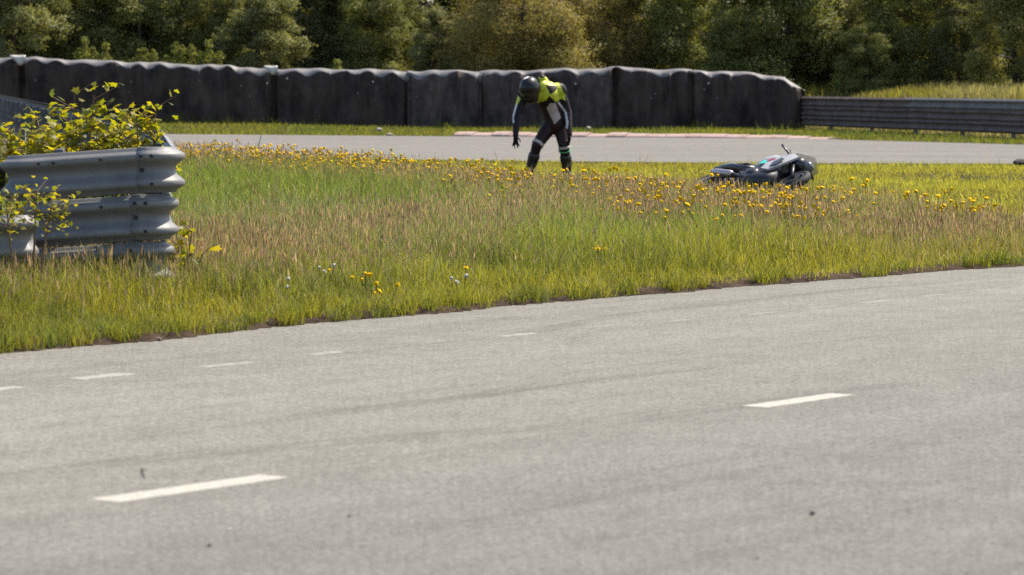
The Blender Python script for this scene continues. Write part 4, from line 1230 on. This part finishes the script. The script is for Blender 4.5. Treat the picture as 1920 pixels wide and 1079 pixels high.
    for i in range(9):
        u = i / 8
        row = []
        for j in range(9):
            a = R(-78 + 156 * j / 8)
            row.append(bm.verts.new((.86 - .42 * u, (.15 + .09 * u) * math.sin(a), .94 + .20 * math.sin(u * 1.5) * math.cos(a) * 1.0 + .03 * u - .05 * (1 - math.cos(a)))))
        V.append(row)
    for i in range(8):
        for j in range(8): bm.faces.new((V[i][j], V[i + 1][j], V[i + 1][j + 1], V[i][j + 1]))
    part('windscreen', bm, M_WS)
    # tank, seat, tail
    bm = bmesh.new(); add_loft(bm, [sec(.38, .90, .08, .05), sec(.32, .92, .15, .10), sec(.16, .93, .185, .14), sec(0, .89, .17, .13), sec(-.14, .83, .11, .09), sec(-.2, .81, .07, .05)])
    part('fuel_tank', bm, M_S)
    bm = bmesh.new(); add_loft(bm, [sec(-.14, .80, .10, .05), sec(-.28, .80, .15, .05), sec(-.46, .83, .13, .045), sec(-.54, .88, .11, .04)])
    part('seat', bm, M_T)
    bm = bmesh.new(); add_loft(bm, [sec(-.12, .72, .11, .07), sec(-.40, .78, .135, .075), sec(-.60, .87, .12, .08), sec(-.80, .93, .075, .055), sec(-.97, .97, .025, .02)])
    part('tail_fairing', bm, M_B)
    bm = bmesh.new(); add_box(bm, (-.84, 0, .70), (.03, .13, .30), Matrix.Rotation(R(25), 3, 'Y'), bevel=.006)
    part('number_plate_hanger', bm, M_B, False)
    # exhaust
    bm = bmesh.new(); add_tube(bm, [(.30, -.10, .30), (.05, -.14, .24), (-.20, -.155, .29), (-.34, -.165, .36)], [.028, .028, .028, .032], 10)
    ex = part('exhaust', bm, M_MET)
    bm = bmesh.new(); add_tube(bm, [(-.33, -.165, .355), (-.37, -.165, .37), (-.68, -.165, .46), (-.76, -.165, .485)], [.035, .058, .058, .036], 14)
    part('silencer', bm, M_EX, True, ex)
    # fork, bars, mudguard
    for s in (-1, 1):
        bm = bmesh.new(); add_tube(bm, [(.72, s * .095, .30), (.60, s * .10, .62), (.47, s * .10, .98)], [.030, .027, .024], 10); part('fork_leg', bm, M_MET)
        bm = bmesh.new(); add_tube(bm, [(.47, s * .10, .93), (.42, s * .20, .94), (.32, s * .37, .96)], [.013, .016, .018], 8)
        add_tube(bm, [(.45, s * .16, .935), (.45, s * .29, .95)], .006, 6)
        part('handlebar', bm, M_B)
        bm = bmesh.new(); add_tube(bm, [(-.22, s * .12, .40), (-.24, s * .23, .41)], .012, 6); add_box(bm, (-.22, s * .14, .44), (.10, .012, .14)); part('footrest', bm, M_MET, False)
    for s in (-1, 1):
        bm = bmesh.new(); add_tube(bm, [(-.08, s * .10, .74), (-.45, s * .11, .80), (-.80, s * .06, .92)], .013, 6); add_tube(bm, [(-.12, s * .11, .56), (-.50, s * .11, .79)], .011, 6); part('subframe_tube', bm, M_MET)
        bm = bmesh.new(); add_tube(bm, [(.43, s * .12, .86), (.30, s * .13, .80), (.02, s * .14, .66), (-.16, s * .12, .50)], [.028, .034, .034, .030], 8); part('frame_spar', bm, M_RIM)
    bm = bmesh.new(); add_box(bm, (.36, 0, .58), (.035, .30, .24), Matrix.Rotation(R(-14), 3, 'Y'), bevel=.008); part('radiator', bm, M_MET, False)
    bm = bmesh.new()
    rows = []
    for i in range(9):
        a = R(25 + 120 * i / 8); rows.append([bm.verts.new((.72 + .325 * math.cos(a), yy, .30 + .325 * math.sin(a) - abs(yy) * .25)) for yy in (-.07, -.035, 0, .035, .07)])
    for i in range(8):
        for j in range(4): bm.faces.new((rows[i][j], rows[i + 1][j], rows[i + 1][j + 1], rows[i][j + 1]))
    part('front_mudguard', bm, M_B)
    # rest it on the ground
    lo = min(v.co.z for o in parts for v in o.data.vertices)
    for o in parts: o.data.transform(Matrix.Translation((0.0, -0.35, -lo - 0.13)))
motorcycle()

# ------------------------------------------------------------------ yellow wildflowers
M_PETAL = mat('yellow_petals', (0.80, 0.48, 0.008), 0.8, spec=0.05, var=0.2, vscale=30)
M_PETALW = mat('white_petals', (0.50, 0.48, 0.42), 0.8, spec=0.05)
M_FSTEM = mat('flower_stem', (0.10, 0.10, 0.035), 0.7)
def flower_mesh(seed, heads, hmin, hmax, spread, petal, rad=0.020):
    rr = random.Random(seed); V, Fc, Mi = [], [], []
    for h in range(heads):
        bx, by = rr.gauss(0, spread * .3), rr.gauss(0, spread * .3)
        tx, ty, tz = bx + rr.gauss(0, spread), by + rr.gauss(0, spread), rr.uniform(hmin, hmax)
        i = len(V); V += [(bx - .003, by, -.02), (bx + .003, by, -.02), (tx + .002, ty, tz), (tx - .002, ty, tz)]; Fc.append((i, i + 1, i + 2, i + 3)); Mi.append(0)
        i = len(V); V += [(bx, by - .003, -.02), (bx, by + .003, -.02), (tx, ty + .002, tz), (tx, ty - .002, tz)]; Fc.append((i, i + 1, i + 2, i + 3)); Mi.append(0)
        q = Matrix.Rotation(rr.gauss(.25, .4), 3, 'X') @ Matrix.Rotation(rr.gauss(0, .4), 3, 'Y'); r = rad * rr.uniform(.6, 1.4)
        i = len(V); c = Vector((tx, ty, tz))
        V.append(c + q @ Vector((0, 0, .018))); V.append(c + q @ Vector((0, 0, -.020)))
        for k in range(10):
            a = 2 * math.pi * k / 10; f = r if k % 2 == 0 else r * .78
            V.append(c + q @ Vector((f * math.cos(a), f * math.sin(a), .006)))
        for k in range(10):
            Fc.append((i, i + 2 + k, i + 2 + (k + 1) % 10)); Mi.append(1)
            Fc.append((i + 1, i + 2 + (k + 1) % 10, i + 2 + k)); Mi.append(1)
    me = pymesh('wildflower', V, Fc); me.materials.append(M_FSTEM); me.materials.append(petal)
    me.polygons.foreach_set('material_index', Mi)
    return me
FL = [flower_mesh(100 + i, 5 + i % 4, 0.28, 0.46, 0.18, M_PETAL, 0.0225) for i in range(7)]
FLS = [flower_mesh(150 + i, 1 + i, 0.11, 0.20, 0.05, M_PETAL, 0.019) for i in range(5)]
fr = random.Random(5)
n_f = 0
while n_f < 285:
    x = fr.uniform(-6.2, 5.4)
    f = abs(fr.gauss(0.3, 4.4)); y = float(tall_far(x)) - f
    dens = 1.0 if -5.8 < x < 1.6 else (0.6 if x < 3.6 else 0.3)
    if x < 0: dens *= 0.9 if f < 7 else 0.25
    if fr.random() > dens or f > 12: continue
    if fr.random() > 0.35 + 1.1 * float(vnoise(np.array([x]), np.array([y]), 0.9, 77)[0]) ** 1.5: continue
    if road_n(x, y) - float(edge_n(road_s(x, y))) < 2: continue
    o = link('yellow_wildflower', FL[n_f % 7], None, None, (x, y, gz1(x, y)))
    o.rotation_euler = (0, 0, fr.uniform(0, 6.28)); s = fr.uniform(.8, 1.12); o.scale = (s, s, s)
    pxf = 960 + x / y * F_PX
    zone = 'left of the rider' if pxf < 930 else ("before the rider's feet" if pxf < 1130 else ('between rider and motorcycle' if pxf < 1300 else ('in front of the motorcycle' if pxf < 1540 else 'right of the motorcycle')))
    tag(o, 'yellow wildflower in the flower band, ' + zone, 'flower', 'yellow wildflowers ' + zone)
    n_f += 1
for (px, py, lab, k) in ((645, 520, 'orange yellow flower cluster low in the near grass, left of its bigger neighbour', 1), (692, 524, 'largest orange yellow flower cluster low in the near grass', 3), (718, 534, 'orange yellow flower cluster low in the near grass, right of the largest', 2),
                         (565, 470, 'lone yellow flower in the middle of the meadow', 4), (470, 466, 'lone yellow flower right of the crash barrier bend', 0), (866, 505, 'lone yellow flower near the road edge below the rider', 0), (232, 492, 'yellow flower in front of the crash barrier, right of another', 0), (195, 493, 'yellow flower in front of the crash barrier, left of another', 0), (1505, 444, 'lone yellow flower below the fallen motorcycle', 0), (1128, 475, 'lone yellow flower in brown grass right of the rider', 4), (25, 522, 'small orange flower in the near grass at the left edge', 0)):
    x, y = px_ground(px, py, 0.19)
    o = link('yellow_wildflower', FLS[k], None, None, (x, y, gz1(x, y))); tag(o, lab, 'flower', 'single yellow flowers in the near meadow')
WF = [flower_mesh(200 + i, 2 + i, 0.13, 0.22, 0.05, M_PETALW, 0.018) for i in range(2)]
for (px, py, lab) in ((42, 538, 'white flower at the left edge of the near grass'), (612, 518, 'white flower left of the orange yellow clusters'), (540, 535, 'white flower head in the near grass below the barrier bend'), (430, 318, 'white flower at the left end of the flower band'), (860, 520, 'white flower in the near grass right of the orange clusters')):
    x, y = px_ground(px, py, 0.19)
    o = link('white_wildflower', WF[len(lab) % 2], None, None, (x, y, gz1(x, y))); tag(o, lab, 'flower', 'white flowers in the meadow')

# ------------------------------------------------------------------ small things
def pebble(name, px, py, r, color, label, cat='stone', z=0.008, flat=0.7):
    x, y = px_ground(px, py, 0)
    bm = bmesh.new(); bmesh.ops.create_icosphere(bm, subdivisions=2, radius=r)
    for v in bm.verts: v.co = Vector((v.co.x * random.uniform(.8, 1.2), v.co.y * random.uniform(.8, 1.2), v.co.z * flat * random.uniform(.8, 1.2)))
    o = link(name, bm_mesh(name, bm), mat(name + '_surface', color, 0.8, var=0.3, vscale=60), None, (x, y, gz1(x, y) * 0 + z + r * flat * .7)); tag(o, label, cat)
    return o
pebble('stone', 1523, 969, 0.010, (0.02, 0.016, 0.018), 'small black stone on the near asphalt at the lower right')
pebble('stone', 393, 1029, 0.008, (0.04, 0.035, 0.035), 'dark pebble on the near asphalt at the lower left')
pebble('stone', 1421, 1053, 0.005, (0.04, 0.035, 0.035), 'tiny dark pebble at the bottom right of the asphalt')
pebble('stone', 655, 973, 0.006, (0.05, 0.045, 0.042), 'dark pebble on the near asphalt right of the painted dash')
pebble('stone', 430, 998, 0.005, (0.75, 0.74, 0.70), 'tiny white chip on the near asphalt')
pebble('stone', 711, 250, 0.09, (0.45, 0.40, 0.36), 'pale stone on the verge in front of the barrier', z=0.06)
pebble('stone', 730, 256, 0.10, (0.34, 0.30, 0.26), 'flat pale stone at the edge of the far road', z=0.02, flat=.4)
pebble('stone', 1103, 247, 0.08, (0.36, 0.32, 0.28), 'pale stone on the verge right of the rider', z=0.06)
pebble('clod', 1915, 313, 0.15, (0.05, 0.035, 0.03), 'dark clod of earth on the grass at the right edge', 'earth clod', z=0.03, flat=.45)
def stick(name, p0, p1, z0, z1, r, color, label):
    a = Vector((*p0, z0)); b = Vector((*p1, z1)); c = (a + b) / 2
    bm = bmesh.new(); mid = (a + b) / 2 + Vector((0, 0, 0.006)) - c
    add_tube(bm, [a - c, mid, b - c], [r, r * .85, r * .6], 7)
    bm2 = (b - a).normalized()
    add_tube(bm, [mid, mid + bm2 * .02 + Vector((.012, .015, .012))], [r * .5, r * .3], 5)
    tag(link(name, bm_mesh(name, bm, True), mat(name + '_wood', color, 0.85, var=0.3, vscale=30), None, c), label, 'stick')
a, b = px_ground(262, 634), px_ground(302, 642)
stick('stick', a, b, 0.022, 0.018, 0.010, (0.42, 0.35, 0.28), 'pale stick lying where asphalt and turf meet')
a, b = px_ground(266, 883), px_ground(271, 900)
stick('twig', a, b, 0.010, 0.010, 0.0028, (0.05, 0.045, 0.04), 'thin dark twig on the asphalt above the near painted dash')
x, y = px_ground(475, 310, 0.1)
stick('stalk', (x, y), (x + .14, y), 0.05, 0.62, 0.010, (0.06, 0.045, 0.035), 'dark dry stalk leaning over the flower band at the left')
